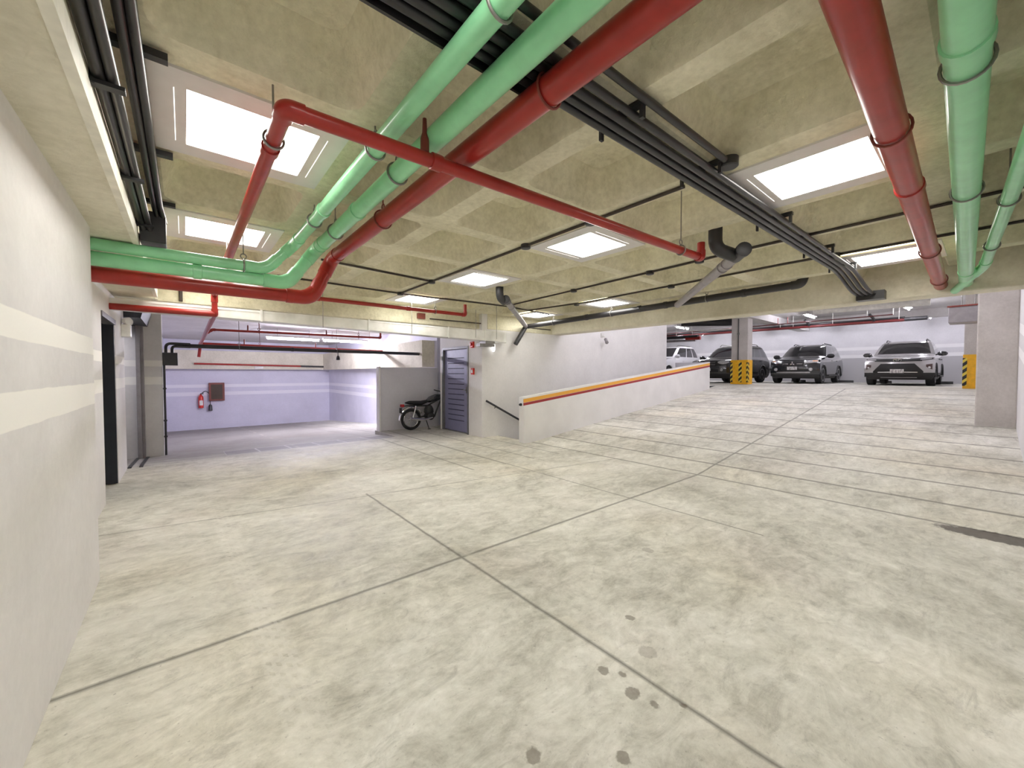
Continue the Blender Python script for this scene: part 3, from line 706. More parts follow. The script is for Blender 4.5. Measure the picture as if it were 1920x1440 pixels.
MB().sweep(fillet([(3.80, 4.88, 3.05), (3.80, 4.88, 2.63), (3.97, 4.98, 2.60)], .09), .060, 18).build('drain_elbow', 'dark_iron', t)
MB().lathe((3.92, 4.88, 2.62), Vector((2.4, 2.2, -.03)), [(0, .05), (.005, .066), (.05, .066), (.055, .058), (.22, .058)], 20).build('cleanout_cap', 'dark_iron', t)
MB().tube((4.05, 5.0, 2.61), (6.30, 7.08, 2.58), .052, 18).build('drain_run', 'grey_pvc', t)
MB().tube((6.33, 7.10, 2.58), (6.02, 7.12, 2.14), .056, 16).build('drain_drop', 'dark_iron', t)
collars(t, [((4.4, 5.32, 2.606), (2.25, 2.08, 0))], .053, 'grey_pvc')
t = pipe('drain_main', 'long black drain main under the ceiling beside the ramp beam', 'drain pipe',
     [(6.80, 1.66, 2.95), (6.78, 1.72, 2.72), (6.40, 7.10, 2.58)], .055, 'black_pipe', None, .12,
     cols=[((6.73, 2.45, 2.70), YA), ((6.64, 3.7, 2.67), YA), ((6.60, 4.2, 2.66), YA), ((6.52, 5.4, 2.625), YA)],
     hang=[((6.69, 3.0, 2.69), YA), ((6.56, 4.8, 2.64), YA), ((6.46, 6.3, 2.60), YA)])

# galvanised duct
t = thing('air_duct', 'long galvanised air duct running across the end of the waffle ceiling', 'duct', (-0.69, 7.1, 2.3))
m = MB(); m.prism([(-0.70, 6.93, 2.265), (5.45, 6.93, 2.155), (5.45, 7.22, 2.155), (-0.70, 7.22, 2.265)], (0, 0, 0.0))
m = MB()
arc = [(5.45 + .29 * math.sin(a), 7.22 - .29 * math.cos(a)) for a in [k * PI / 16 for k in range(9)]]
ol = [(-0.70, 7.22), (-0.70, 6.93)] + arc
def dz_(x): return (x + .7) / 6.4
m.loft([[(x, y, 2.262 - .115 * dz_(x)) for x, y in ol], [(x, y, 2.385 - .015 * dz_(x)) for x, y in ol]])
m.build('duct_body', 'galv', t, False)
for x in (0.9, 2.5, 4.1, 5.0):
    k = dz_(x); MB().box(x - .015, 6.918, 2.25 - .115 * k, x + .015, 6.93, 2.395 - .015 * k).build('duct_seam', 'galv', t, False)
MB().box(-0.7, 6.924, 2.35, 5.4, 6.93, 2.358).build('duct_seam', 'galv', t, False)
for x in (1.75, 3.3, 4.75, 5.3):
    MB().tube((x, 6.915, 2.2), (x, 6.915, ceil_z(x, 6.915)), .005, 6).build('hanging_rod', 'steel', t)
m = MB(); m.box(4.95, 7.05, 2.04, 5.35, 7.20, 2.10); m.prism([(5.05, 6.98, 2.10), (5.3, 6.98, 2.10), (5.3, 7.2, 2.10), (5.05, 7.2, 2.10)], (0, 0, .06)); m.build('duct_grille', 'steel', t, False)

# ================================================================= LEFT-SIDE AND FAR-BAY ITEMS
t = thing('emergency_light', 'cream twin-head emergency light high on the wall end beside the doorway', 'emergency light', (X2, 8.1, 2.1))
MB().box(X2, 7.98, 1.98, X2 + .10, 8.16, 2.16).build('battery_box', 'white_plastic', t, False, .008)
for y in (8.0, 8.14): MB().lathe((X2 + .06, y, 2.21), (0.8, -0.6, -0.1), [(-.05, .02), (-.03, .042), (.03, .055), (.035, .05)], 16).build('lamp_head', 'white_plastic', t)
t = thing('sliding_gate_frame', 'grey gate frame with post, header and floor track at the far left opening', 'gate frame', (-0.62, 9, 0))
m = MB(); m.box(-.66, 9.66, -.085, -.60, 9.82, 2.32); m.box(-.60, 9.70, -.085, -.56, 9.82, 2.32); m.build('post', 'grey_pvc', t, False, .006)
for x in (-.69, -.56):
    MB().prism([(x, 8.5, .001), (x, 9.8, -.090), (x, 9.8, -.078), (x, 8.5, .012), (x, 8.32, .012), (x, 8.32, .001)], (.045, 0, 0)).build('floor_track', 'dark_iron', t, False)
m = MB(); m.prism([(-1.05, 8.32, 2.62), (-.42, 8.32, 2.62), (-.50, 8.32, 2.30), (-1.05, 8.32, 2.30)], (0, 1.48, 0)); m.build('header', 'door_dark', t, False)
t = thing('gate_leaf', 'brown edge of a folded gate leaf at the end of the set-back wall', 'gate', (-0.7, 8.36, 0))
MB().box(-0.80, 8.32, 0.02, -0.70, 8.40, 2.25).build('frame_edge', 'brown', t, False, .005)
MB().box(-0.795, 8.41, 0.25, -0.735, 8.46, 1.05).build('lock_panel', 'door_dark', t, False)

t = thing('junction_box', 'large black junction box on the wall end with curved conduits rising from it', 'junction box', (-0.2, 9.95, 1.7))
MB().box(-0.305, 9.84, 1.60, -0.09, 10.06, 1.84).build('box_body', 'black_pipe', t, False, .006)
for x, z in ((-.26, 2.02), (-.17, 1.97)):
    MB().sweep(fillet([(x, 9.95, 1.83), (x, 9.98, z), (0.10, 10.05, z)], .16), .026, 12).build('conduit_bend', 'black_pipe', t)
m = MB(); m.sweep([(-0.285, 9.835, 1.60), (-0.287, 9.835, 1.0), (-0.285, 9.835, .5), (-.287, 9.835, -.085)], .018, 10)
for z in (.25, .55, 1.15): m.box(-.31, 9.82, z, -.26, 9.85, z + .03)
m.build('down_conduit', 'dark_iron', t)

YW = 20.4; fx = 0.50
t = thing('fire_extinguisher', 'red fire extinguisher hung on the far bay back wall', 'fire extinguisher', (fx, YW - .1, .1))
MB().lathe((fx, YW - .12, 0.04), (0, 0, 1), [(0, .05), (.01, .085), (.44, .085), (.50, .06), (.53, .03), (.57, .03)], 20).build('cylinder', 'red_bright', t)
MB().box(fx - .05, YW - .208, .16, fx + .06, YW - .2, .36).build('label', 'white_plastic', t, False)
m = MB(); m.box(fx - .02, YW - .2, .61, fx + .09, YW - .1, .64); m.tube((fx, YW - .12, .57), (fx, YW - .12, .63), .02, 10); m.build('valve', 'dark_iron', t)
MB().sweep(fillet([(fx + .02, YW - .12, .62), (fx + .15, YW - .14, .75), (fx + .30, YW - .14, .60), (fx + .30, YW - .14, .12)], .1), .014, 8).build('hose', 'black_pipe', t)
MB().lathe((fx + .30, YW - .14, .18), (0, 0, -1), [(0, .03), (.05, .06), (.25, .07), (.26, .06)], 14).build('nozzle', 'black_pipe', t)
t = thing('hose_cabinet', 'brown-red wall cabinet beside the fire extinguisher', 'cabinet', (1.02, YW - .1, .4))
MB().box(0.76, YW - .16, .32, 1.28, YW, 1.06).build('cabinet_body', 'wood', t, False, .01)
MB().box(0.83, YW - .172, .39, 1.21, YW - .16, .99).build('cabinet_door', 'dark_wood', t, False)
t = thing('hanging_sensor', 'small dark lamp hanging under the black pipe in the far bay', 'sensor', (2.9, 10.08, 1.9))
m = MB(); m.tube((2.88, 10.08, 1.95), (2.88, 10.08, 1.86), .010, 8); m.lathe((2.88, 10.08, 1.88), (0, 0, -1), [(0, .015), (.03, .035), (.1, .045), (.11, .03)], 14); m.build('sensor_body', 'dark_iron', t)
t = thing('wall_socket', 'small white box on the far bay beam', 'junction box', (2.4, 19.87, 1.68))
MB().box(2.30, 19.86, 1.64, 2.62, 19.90, 1.75).build('box_body', 'white_plastic', t, False, .006)

# small items on the door block
t = thing('alarm_sounder', 'red alarm sounder high on the white door block', 'alarm', (5.15, 7.6, 2.1))
MB().box(5.10, 7.55, 2.04, 5.15, 7.68, 2.18).build('sounder_body', 'red_bright', t, False, .012)
MB().lathe((5.10, 7.615, 2.12), (-1, 0, 0), [(0, .035), (.02, .03), (.022, .01)], 14).build('sounder_lens', 'tail', t)
t = thing('call_point', 'red fire call point on the white block beside the door', 'alarm', (5.15, 7.6, 1.5))
MB().box(5.11, 7.55, 1.42, 5.15, 7.66, 1.57).build('call_box', 'red_bright', t, False, .008)
MB().box(5.105, 7.575, 1.46, 5.112, 7.635, 1.53).build('push_plate', 'white_plastic', t, False)
t = thing('wall_lamp', 'small white bulb lamp under the end of the duct', 'lamp', (5.42, 7.2, 2.05))
MB().lathe((5.42, 7.19, 2.14), (0, 0, -1), [(0, .02), (.03, .035), (.12, .042), (.18, .03), (.2, .01)], 14).build('bulb', 'bulb', t)
MB().box(5.39, 7.20, 2.10, 5.45, 7.26, 2.17).build('bracket', 'steel', t, False)
t = thing('handrail', 'dark handrail sloping down the stair wall', 'handrail', (5.3, 7.2, .8))
MB().sweep([(5.22, 7.19, 0.83), (7.2, 7.19, -0.18)], .024, 12).build('rail', 'dark_iron', t)
for x in (5.5, 6.3): MB().tube((x, 7.19, .83 - (x - 5.22) * .51), (x, 7.26, .79 - (x - 5.22) * .51), .009, 8).build('rail_bracket', 'dark_iron', t)
t = thing('handrail_end', 'small dark bracket on the inner end face of the parapet', 'bracket', (5.36, 6.2, .75))
m = MB(); m.lathe((5.38, 6.18, .80), (-1, 0, 0), [(0, .03), (.02, .03), (.05, .02)], 12); m.build('bracket_body', 'dark_iron', t)
t = thing('security_camera', 'small grey security camera on the tall white wall near the beam', 'security camera', (9.2, 7.26, 2.6))
MB().lathe((9.45, 7.12, 2.44), (-.5, -.6, -.5), [(-.02, .02), (0, .045), (.18, .045), (.2, .05), (.21, .03)], 14).build('camera_body', 'grey_pvc', t)
m = MB(); m.tube((9.45, 7.26, 2.56), (9.45, 7.14, 2.50), .014, 8); m.box(9.40, 7.23, 2.5, 9.5, 7.26, 2.62); m.build('mount', 'white_plastic', t)

# ================================================================= UPPER LEVEL FITTINGS
t = thing('sprinkler_pipe', 'red pipe along the upper level back wall above the black and silver cars', 'pipe', (24.5, 5, 4), 'red pipes on the upper level')
MB().sweep([(21.0, 13.5, 3.52), (21.0, 2.05, 3.47)], .055, 12).build('pipe_run', 'red_dark', t)
MB().sweep([(21.0, 2.05, 3.49), (21.0, 1.45, 3.49)], .075, 14).build('end_fitting', 'dark_iron', t)
MB().sweep([(21.1, 13.5, 3.60), (21.1, 2.05, 3.56)], .05, 12).build('upper_conduit', 'black_pipe', t)
for y in (2.9, 5.0, 7.4): MB().sweep(fillet([(21.0, y, 3.5), (20.9, y + .02, 3.62), (20.7, y + .1, 3.75)], .1), .05, 10).build('branch', 'dark_iron', t)
for y in (2.2, 4.2, 5.6, 6.1): MB().tube((21, y, 3.5), (21, y, 4.0), .01, 6).build('hanging_rod', 'white_plastic', t)
t = thing('sprinkler_pipe', 'thin red pipe just below the upper level ceiling', 'pipe', (19.5, 5, 3.6), 'red pipes on the upper level')
MB().sweep([(19.5, 12.5, 3.5), (19.5, 2.2, 3.55)], .020, 10).build('pipe_run', 'red_dark', t)
m = MB(); m.sweep(fillet([(19.5, 2.9, 3.55), (19.5, 2.9, 3.8), (19.5, 2.2, 3.8), (19.5, 2.2, 3.55)], .04), .014, 8); m.build('pipe_loop', 'white_plastic', t)
for y in (5.4, 5.75): MB().tube((19.5, y, 3.54), (19.5, y, 3.8), .014, 8).build('riser', 'red', t)
t = thing('round_duct', 'pale round air duct under the upper level ceiling by the near column', 'duct', (19, 1.2, 3.8))
MB().sweep([(19.0, 1.25, 3.80), (19.0, 4.4, 3.86)], .11, 18).build('duct_body', 'white_plastic', t)
for y in (1.7, 3.4): MB().tube((19, y, 3.9), (19, y, 4.0), .008, 6).build('hanging_rod', 'steel', t)
t = thing('duct_bundle', 'dark pipe bundle with red fitting hanging above the white car', 'pipe', (19.5, 11, 3.3))
MB().sweep([(19.0, 12.8, 3.28), (19.0, 8.9, 3.22)], .09, 14).build('large_pipe', 'black_pipe', t)
MB().sweep([(19.2, 12.8, 3.12), (19.2, 9.1, 3.08)], .07, 14).build('lower_pipe', 'grey_pvc', t)
MB().sweep([(19.0, 9.5, 3.16), (19.0, 8.8, 3.14)], .085, 12).build('red_fitting', 'red', t)
for y in (9.2, 10): MB().tube((19, y, 3.2), (19, y, 4), .015, 6).build('hanging_rod', 'white_plastic', t)
t = thing('black_duct', 'dark duct slanting behind the yellow-guarded column under the ceiling', 'duct', (20, 8, 3.7))
MB().sweep([(17.95, 9.2, 3.80), (19.0, 6.75, 3.70)], .16, 14).build('duct_body', 'black_pipe', t)
m = MB(); m.sweep(fillet([(17.8, 9.0, 3.62), (17.8, 8.9, 3.4), (18.3, 7.1, 3.36)], .1), .03, 8); m.build('side_pipe', 'white_plastic', t)
m = MB(); m.tube((18.25, 8.5, 3.9), (18.25, 8.5, 4), .01, 6); m.build('hanging_rod', 'steel', t)

def guard(x0, x1, y0, y1, label):
    t = thing('column_guard', label, 'column guard', (x0, (y0 + y1) / 2, 1.0), 'yellow column guards')
    m = MB(); e = .012
    m.box(x0 - e, y0 - e, 1.0, x0, y1 + e, 2.0); m.box(x0, y0 - e, 1.0, x1, y0, 2.0); m.box(x0, y1, 1.0, x1, y1 + e, 2.0); m.build('guard_sheet', 'yellow', t, False)
    for ya, yb in ((y1 - .07, y1 + e + .004), (y0 + (y1 - y0) * .33, y0 + (y1 - y0) * .33 + .12), (y0 - e - .004, y0 + .035)):
        MB().box(x0 - e - .006, ya, 1.08, x0 - e + .002, yb, 1.9).build('hazard_strip', 'hazard', t, False)
    MB().box(x0 + .02, y0 - e - .005, 1.08, x0 + .14, y0 - e + .002, 1.9).build('hazard_strip', 'hazard', t, False)
guard(17.7, 18.2, 6.27, 6.9, 'yellow and black guard around the column before the dark four-wheel-drive')
guard(17.7, 18.2, -0.30, 0.46, 'yellow and black guard on the column right of the silver car')
t = thing('column_conduit', 'thin dark conduit running down the yellow-guarded column', 'conduit', (17.68, 6.62, 1))
MB().tube((17.675, 6.62, 2.0), (17.675, 6.62, 4.0), .018, 8).build('conduit_run', 'dark_iron', t)
m = MB(); m.box(17.66, 6.58, 3.05, 17.70, 6.66, 3.12); m.build('clip', 'steel', t, False)

# ================================================================= CARS
def lerp_table(tab, z):
    for (z0, *a), (z1, *b_) in zip(tab, tab[1:]):
        if z <= z1:
            s_ = max(0, min(1, (z - z0) / (z1 - z0))); return [p + (q - p) * s_ for p, q in zip(a, b_)]
    return list(tab[-1][1:])
class Car:
    """Body skin lofted over height levels; local x runs from the nose to the tail."""
    def __init__(c, name, label, loc, paint, L, H, Wd, rz=0.0, group='parked cars'):
        c.t = thing(name, label, 'car', loc, group, rz); c.paint = paint; c.L, c.H, c.Wd = L, H, Wd
        s = H / 1.80; w = Wd / 1.86
        # z, front x, rear x, half width, nose curvature
        c.tab = [(.22 * s, .17, L - .14, .84 * w, .26), (.34 * s, .07, L - .06, .90 * w, .26), (.48 * s, .02, L - .01, .925 * w, .27), (.62 * s, 0.0, L, .93 * w, .28),
                 (.78 * s, .02, L - .01, .925 * w, .29), (.92 * s, .05, L - .03, .915 * w, .30), (1.00 * s, .10, L - .04, .905 * w, .32), (1.045 * s, .24, L - .05, .895 * w, .32), (1.085 * s, .55, L - .06, .885 * w, .30),
                 (1.12 * s, .95, L - .07, .87 * w, .28), (1.15 * s, 1.25, L - .08, .855 * w, .26), (1.20 * s, 1.36, L - .10, .835 * w, .26), (1.45 * s, 1.74, L - .20, .765 * w, .24),
                 (1.66 * s, 2.10, L - .34, .69 * w, .22), (1.73 * s, 2.32, L - .46, .65 * w, .22), (1.765 * s, 2.6, L - .7, .57 * w, .22), (1.785 * s, 3.0, L - 1.1, .42 * w, .2)]
        c.s = s; c.w = w
        c.axles = (.86, L - 1.08); c.R = .385 * s
    def front(c, y, z):
        xf, xr, hw, cf = lerp_table(c.tab, z); return xf + cf * min(1, abs(y) / hw) ** 2.6
    def ring(c, z, nf=34, ns=64, nr=22):
        xf, xr, hw, cf = lerp_table(c.tab, z); pts = []
        for k in range(nf):
            u = -1 + 2 * k / nf; y = hw * u; pts.append((xf + cf * abs(u) ** 2.6, y, z))
        for k in range(ns):
            x = (xf + cf) + (xr - .2 - xf - cf) * k / ns; pts.append((x, hw * (1 - .02 * (k / ns) ** 3), z))
        for k in range(nr):
            u = 1 - 2 * k / nr; pts.append((xr - .2 * abs(u) ** 3, hw * .98 * u, z))
        for k in range(ns):
            x = (xr - .2) - (xr - .2 - xf - cf) * k / ns; pts.append((x, -hw * (1 - .02 * (1 - k / ns) ** 3), z))
        return pts, nf, ns, nr
    def body(c, lower='trim_black', lower_z=.44, glass=None, win_top=1.665, pillar=(0.46, 0.74)):
        s = c.s; zs = []
        for (a, *_), (b2, *_) in zip(c.tab, c.tab[1:]):
            n = max(1, int((b2 - a) / .045)); zs += [a + (b2 - a) * k / n for k in range(n)]
        zs += [c.tab[-1][0]]
        extra = [1.215 * s, win_top * s, lower_z * s]
        zs = sorted(set([round(z, 4) for z in zs + extra]))
        rings = [c.ring(z)[0] for z in zs]; _, nf, ns, nr = c.ring(zs[0]); n = len(rings[0])
        vs = [p for r in rings for p in r]; parts = {'body_shell': [], 'lower_cladding': [], 'windshield': [], 'rear_window': [], 'side_window': [], 'side_window_': []}
        for k in range(len(zs) - 1):
            zm = (zs[k] + zs[k + 1]) / 2
            for i in range(n):
                f = (k * n + i, k * n + (i + 1) % n, (k + 1) * n + (i + 1) % n, (k + 1) * n + i)
                cx = sum(vs[q][0] for q in f) / 4; cy = sum(vs[q][1] for q in f) / 4
                if abs(cy) > c.w * .7 and any((cx - ax) ** 2 + (zm - c.R) ** 2 < (c.R + .05) ** 2 for ax in c.axles): continue
                key = 'lower_cladding' if zm < lower_z * s else 'body_shell'
                if 1.215 * s < zm < win_top * s:
                    if i < nf:
                        if 2 <= i < nf - 2: key = 'windshield'
                    elif i < nf + ns or i >= nf + ns + nr:
                        q = (i - nf) / ns if i < nf + ns else 1 - (i - nf - ns - nr) / ns
                        if .05 < q < .95 and not any(abs(q - p) < .018 for p in pillar): key = 'side_window' if i < nf + ns else 'side_window_'
                    elif 2 <= i - nf - ns < nr - 2: key = 'rear_window'
                parts[key].append(f)
        parts['body_shell'].append(tuple(range((len(zs) - 1) * n, len(zs) * n)))
        parts['lower_cladding'].append(tuple(range(n))[::-1])
        for key, fs in parts.items():
            if not fs: continue
            used = sorted({q for f in fs for q in f}); mp = {q: i for i, q in enumerate(used)}
            m = MB(); m.add([vs[q] for q in used], [tuple(mp[q] for q in f) for f in fs])
            mat = c.paint if key == 'body_shell' else lower if key == 'lower_cladding' else 'glass_dark'
            m.build(key.rstrip('_'), mat, c.t, True, 0, True, 50)
        # wheel wells, wheels
        for ax in c.axles:
            MB().box(ax - c.R - .04, -.80 * c.w, .30, ax + c.R + .04, .80 * c.w, .85 * s).build('wheel_well', 'trim_black', c.t, False, 0, True)
            for sy in (-1, 1):
                y = sy * (c.w * .905); R = c.R
                m = MB(); m.lathe((ax, y, R), (0, -sy, 0), [(0, R * .66), (.0, R * .94), (.02, R), (.20, R), (.23, R * .94), (.23, R * .5)], 32)
                wh = m.build('tyre', 'rubber', c.t, True, 0, True)
                m = MB(); m.lathe((ax, y - sy * .045, R), (0, -sy, 0), [(0, .01), (0, R * .63), (.02, R * .63), (.02, .01)], 28); m.build('brake_disc', 'trim_black', c.t, True, 0, True)
                m = MB(); m.lathe((ax, y + sy * .004, R), (0, -sy, 0), [(.05, R * .66), (0, R * .70), (0.0, R * .62), (.05, R * .60)], 32)
                m.lathe((ax, y + sy * .002, R), (0, -sy, 0), [(0, .01), (0, R * .14), (.04, R * .16)], 16)
                for q in range(6):
                    a = q * PI / 3; d = Vector((math.cos(a), 0, math.sin(a))); e = Vector((-math.sin(a), 0, math.cos(a)))
                    p = Vector((ax, y - sy * .004, R)); m.prism([p + d * .04 - e * .035, p + d * .04 + e * .035, p + d * R * .62 + e * .025, p + d * R * .62 - e * .025], (0, -sy * .03, 0))
                m.build('rim', 'alloy', c.t, True, 0, True)
                # flared arch lip
                pts = [(ax + (R + .05) * math.cos(a), sy * (c.w * .915), R + (R + .05) * math.sin(a)) for a in [(-.05 + 1.1 * k / 18) * PI for k in range(19)]]
                MB().sweep(pts, .028, 8).build('wheel_arch', c.arch, c.t, True, 0, True)
    arch = 'trim_black'
    def patch(c, name, mat, y0, y1, bot, top, off=.012, thick=.03, n=12, parent=None, nz=4):
        """A plate laid on the nose between two heights that vary with y."""
        m = MB(); rows = []
        bf = bot if callable(bot) else (lambda y: bot); tf = top if callable(top) else (lambda y: top)
        fr, bk = [], []
        for i in range(n + 1):
            y = y0 + (y1 - y0) * i / n; a, b2 = bf(y), tf(y)
            for j in range(nz + 1):
                z = a + (b2 - a) * j / nz; x = c.front(y, z); fr.append((x - off, y, z)); bk.append((x - off + thick, y, z))
        N = (n + 1) * (nz + 1); q = nz + 1; fs = []
        for i in range(n):
            for j in range(nz):
                a = i * q + j; fs.append((a, a + 1, a + q + 1, a + q)); fs.append((N + a, N + a + q, N + a + q + 1, N + a + 1))
        ed = [i * q for i in range(n + 1)] + [n * q + j for j in range(1, q)] + [i * q + nz for i in range(n - 1, -1, -1)] + [j for j in range(nz - 1, 0, -1)]
        for a, b2 in zip(ed, ed[1:] + ed[:1]): fs.append((a, b2, N + b2, N + a))
        m.add(fr + bk, fs); return m.build(name, mat, parent or c.t, True, 0, True, 40)
    def mirrors(c, mat, z=1.17, x=1.62, big=1.0):
        for sy in (-1, 1):
            y = sy * (.84 * c.w); m = MB(); h = .085 * big
            rings = []
            for u, k in ((0, .5), (.05, .9), (.14, 1.0), (.22, .85), (.26, .3)):
                rings.append([(x + .07 * math.cos(a) * k, y + sy * (.06 + u), z * c.s + h * k * math.sin(a) + .02) for a in [q * PI / 6 for q in range(12)]])
            m.loft(rings); m.tube((x + .05, y - sy * .02, z * c.s - .02), (x + .02, y + sy * .09, z * c.s), .025, 8)
            m.build('side_mirror', mat, c.t, True, 0, True)
    def rails(c, mat='dark_iron', h=.055):
        z = 1.73 * c.s
        for sy in (-1, 1):
            y = sy * .56 * c.w
            MB().sweep(fillet([(2.35, y, z + .005), (2.5, y, z + h + .02), (c.L - .9, y, z + h), (c.L - .72, y, z)], .12), .02, 8).build('roof_rail', mat, c.t, True, 0, True)
    def plate(c, z0, z1, w, y=0.0):
        x = c.front(y, (z0 + z1) / 2); MB().box(x - .05, y - w / 2, z0, x + .05, y + w / 2, z1).build('licence_plate', 'plate', c.t, False, .004, True)
    def doors(c, mat='trim_black'):
        for sy in (-1, 1):
            for x in (2.35, 3.25):
                xf, xr, hw, cf = lerp_table(c.tab, 1.0 * c.s)
                m = MB(); m.box(x, sy * (hw + .012) - .012, .99 * c.s, x + .2, sy * (hw + .012) + .012, 1.02 * c.s); m.build('door_handle', mat, c.t, False, .004, True)
            xf, xr, hw, cf = lerp_table(c.tab, .4 * c.s)
            MB().box(1.45, sy * (hw + .02) - .06, .33, c.L - 1.65, sy * (hw + .02) + .05, .38).build('running_board', 'dark_iron', c.t, False, .01, True)

# silver car
c = Car('silver_car', 'silver four-wheel-drive with a black lower bumper, parked furthest right', (19.85, 2.1, 1.0), 'car_silver', 4.8, 1.78, 1.87)
c.body('trim_black', .475); c.mirrors('car_black', 1.17, 1.55); c.rails('dark_iron', .06); c.doors()
c.patch('upper_grille', 'trim_black', -.62, .62, lambda y: .865 - .02 * (1 - abs(y) / .62) + .02, lambda y: .985, .012)
for sy in (-1, 1):
    a, b2 = (.50, .88) if sy > 0 else (-.88, -.50)
    hl = c.patch('headlight', 'trim_black', a, b2, lambda y: .90 + .05 * (abs(y) - .5) / .38, lambda y: .985 + .03 * (abs(y) - .5) / .38, .016)
    c.patch('lamp_lens', 'lamp', a + (.08 if sy > 0 else .03), b2 - (.03 if sy > 0 else .08), lambda y: .92 + .05 * (abs(y) - .5) / .38, lambda y: .955 + .05 * (abs(y) - .5) / .38, .024, .02, 8, hl)
    a, b2 = (.72, .87) if sy > 0 else (-.87, -.72)
    fh = c.patch('fog_lamp_housing', 'fog_lens', a, b2, lambda y: .58 + .10 * (.87 - abs(y)) / .15, lambda y: .76 + .03 * (abs(y) - .72) / .15, .012)
    y = sy * .80; MB().lathe((c.front(y, .66) - .02, y, .66), (-1, 0, 0), [(0, .035), (.012, .03), (.014, .01)], 14).build('fog_lamp', 'lamp', fh, True, 0, True)
lg = c.patch('lower_grille', 'trim_black', -.66, .66, lambda y: .47, lambda y: .50 + .30 * min(1, max(0, (.68 - abs(y)) / .24)), .010)
for sy in (-1, 1):
    a, b2 = (.16, .52) if sy > 0 else (-.52, -.16)
    c.patch('bumper_chrome', 'chrome', a, b2, lambda y: .475, lambda y: .515 - .03 * abs(y), .022)
c.plate(.46, .60, .36)
ex = c.front(0, .93) - .02
m = MB(); el = lambda cy, cz, ry, rz_: [(ex, cy + ry * math.cos(a), cz + rz_ * math.sin(a)) for a in [q * PI / 10 for q in range(20)]]
m.sweep(el(0, .925, .105, .062), .011, 6, False, True); m.sweep(el(0, .925, .030, .055), .009, 6, False, True); m.sweep(el(0, .95, .065, .026), .009, 6, False, True)
m.build('emblem', 'chrome', c.t, True, 0, True)
c.patch('lower_bumper_bar', 'alloy', -.5, .45, .285, .31, .02)

# black car in the middle
c = Car('black_car', 'black sport utility car with a silver bumper bar, parked left of the silver one', (20.4, 5.45, 1.0), 'car_black', 4.7, 1.84, 1.86)
c.arch = 'car_black'
c.body('trim_black', .40); c.mirrors('trim_black', 1.17, 1.5, 1.15); c.rails('dark_iron', .05); c.doors('chrome')
for sy in (-1, 1):
    a, b2 = (.42, .86) if sy > 0 else (-.86, -.42)
    hl = c.patch('headlight', 'lamp', a, b2, lambda y: .87 + .05 * (abs(y) - .42) / .44, lambda y: 1.00 + .03 * (abs(y) - .42) / .44, .016)
    a, b2 = (.68, .84) if sy > 0 else (-.84, -.68)
    c.patch('indicator', 'amber', a, b2, lambda y: .96, lambda y: 1.0, .022, .02, 6, hl)
    y = sy * .64; MB().lathe((c.front(y, .62) - .015, y, .62), (-1, 0, 0), [(0, .07), (.02, .065), (.024, .02)], 18).build('fog_lamp', 'lamp', c.t, True, 0, True)
g = c.patch('grille', 'trim_black', -.40, .40, lambda y: .76 - .04 * (1 - abs(y) / .4), lambda y: .99, .012)
for sy in (-1, 1):
    a, b2 = (.16, .36) if sy > 0 else (-.36, -.16)
    c.patch('grille_bar', 'chrome', a, b2, .845, .875, .024, .02, 6, g)
ex = c.front(0, .88) - .03; m = MB()
for a in (90, 210, 330):
    d = Vector((0, math.cos(math.radians(a)), math.sin(math.radians(a)))); e = Vector((0, -d.z, d.y)); p = Vector((ex, 0, .87))
    m.prism([p, p + d * .05 + e * .028, p + d * .1, p + d * .05 - e * .028], (-.012, 0, 0))
m.build('emblem', 'chrome', c.t, False, 0, True)
c.plate(.60, .74, .36)
c.patch('bumper_bar', 'alloy', -.62, .62, .46, .52, .03)
c.patch('lower_intake', 'trim_black', -.55, .55, .54, .60, .012)

# dark car behind the column
c = Car('dark_car', 'dark four-wheel-drive with roof rack parked behind the yellow-guarded column', (18.55, 8.28, 1.0), 'car_green', 4.6, 1.85, 1.88, math.radians(-4))
c.arch = 'car_green'
c.body('trim_black', .42); c.mirrors('car_black', 1.17, 1.5, 1.1); c.rails('steel', .09); c.doors()
for sy in (-1, 1):
    a, b2 = (.46, .86) if sy > 0 else (-.86, -.46)
    c.patch('headlight', 'lamp', a, b2, lambda y: .86 + .07 * ((abs(y) - .66) / .2) ** 2, lambda y: 1.03 - .05 * ((abs(y) - .66) / .2) ** 2, .02)
    y = sy * .62; MB().lathe((c.front(y, .60) - .015, y, .60), (-1, 0, 0), [(0, .055), (.02, .05), (.024, .02)], 16).build('fog_lamp', 'lamp', c.t, True, 0, True)
g = c.patch('grille', 'trim_black', -.40, .40, .78, 1.0, .012)
for z in (.84, .92): c.patch('grille_bar', 'chrome', -.36, .36, z, z + .02, .02, .02, 8, g)
c.patch('lower_intake', 'trim_black', -.5, .5, .50, .62, .012); c.plate(.56, .68, .36)

# white car at the far left
c = Car('white_car', 'white sport utility car furthest left, beyond the parapet end', (18.4, 11.45, 1.0), 'car_white', 4.7, 1.98, 1.88)
c.arch = 'car_white'
c.body('trim_black', .36); c.mirrors('car_white', 1.2, 1.55, 1.2); c.rails('steel', .06); c.doors('car_white')
for sy in (-1, 1):
    a, b2 = (.46, .86) if sy > 0 else (-.86, -.46)
    c.patch('headlight', 'lamp', a, b2, .92, 1.05, .016)
c.patch('grille', 'trim_black', -.42, .42, .84, 1.04, .012); c.plate(.58, .70, .36)

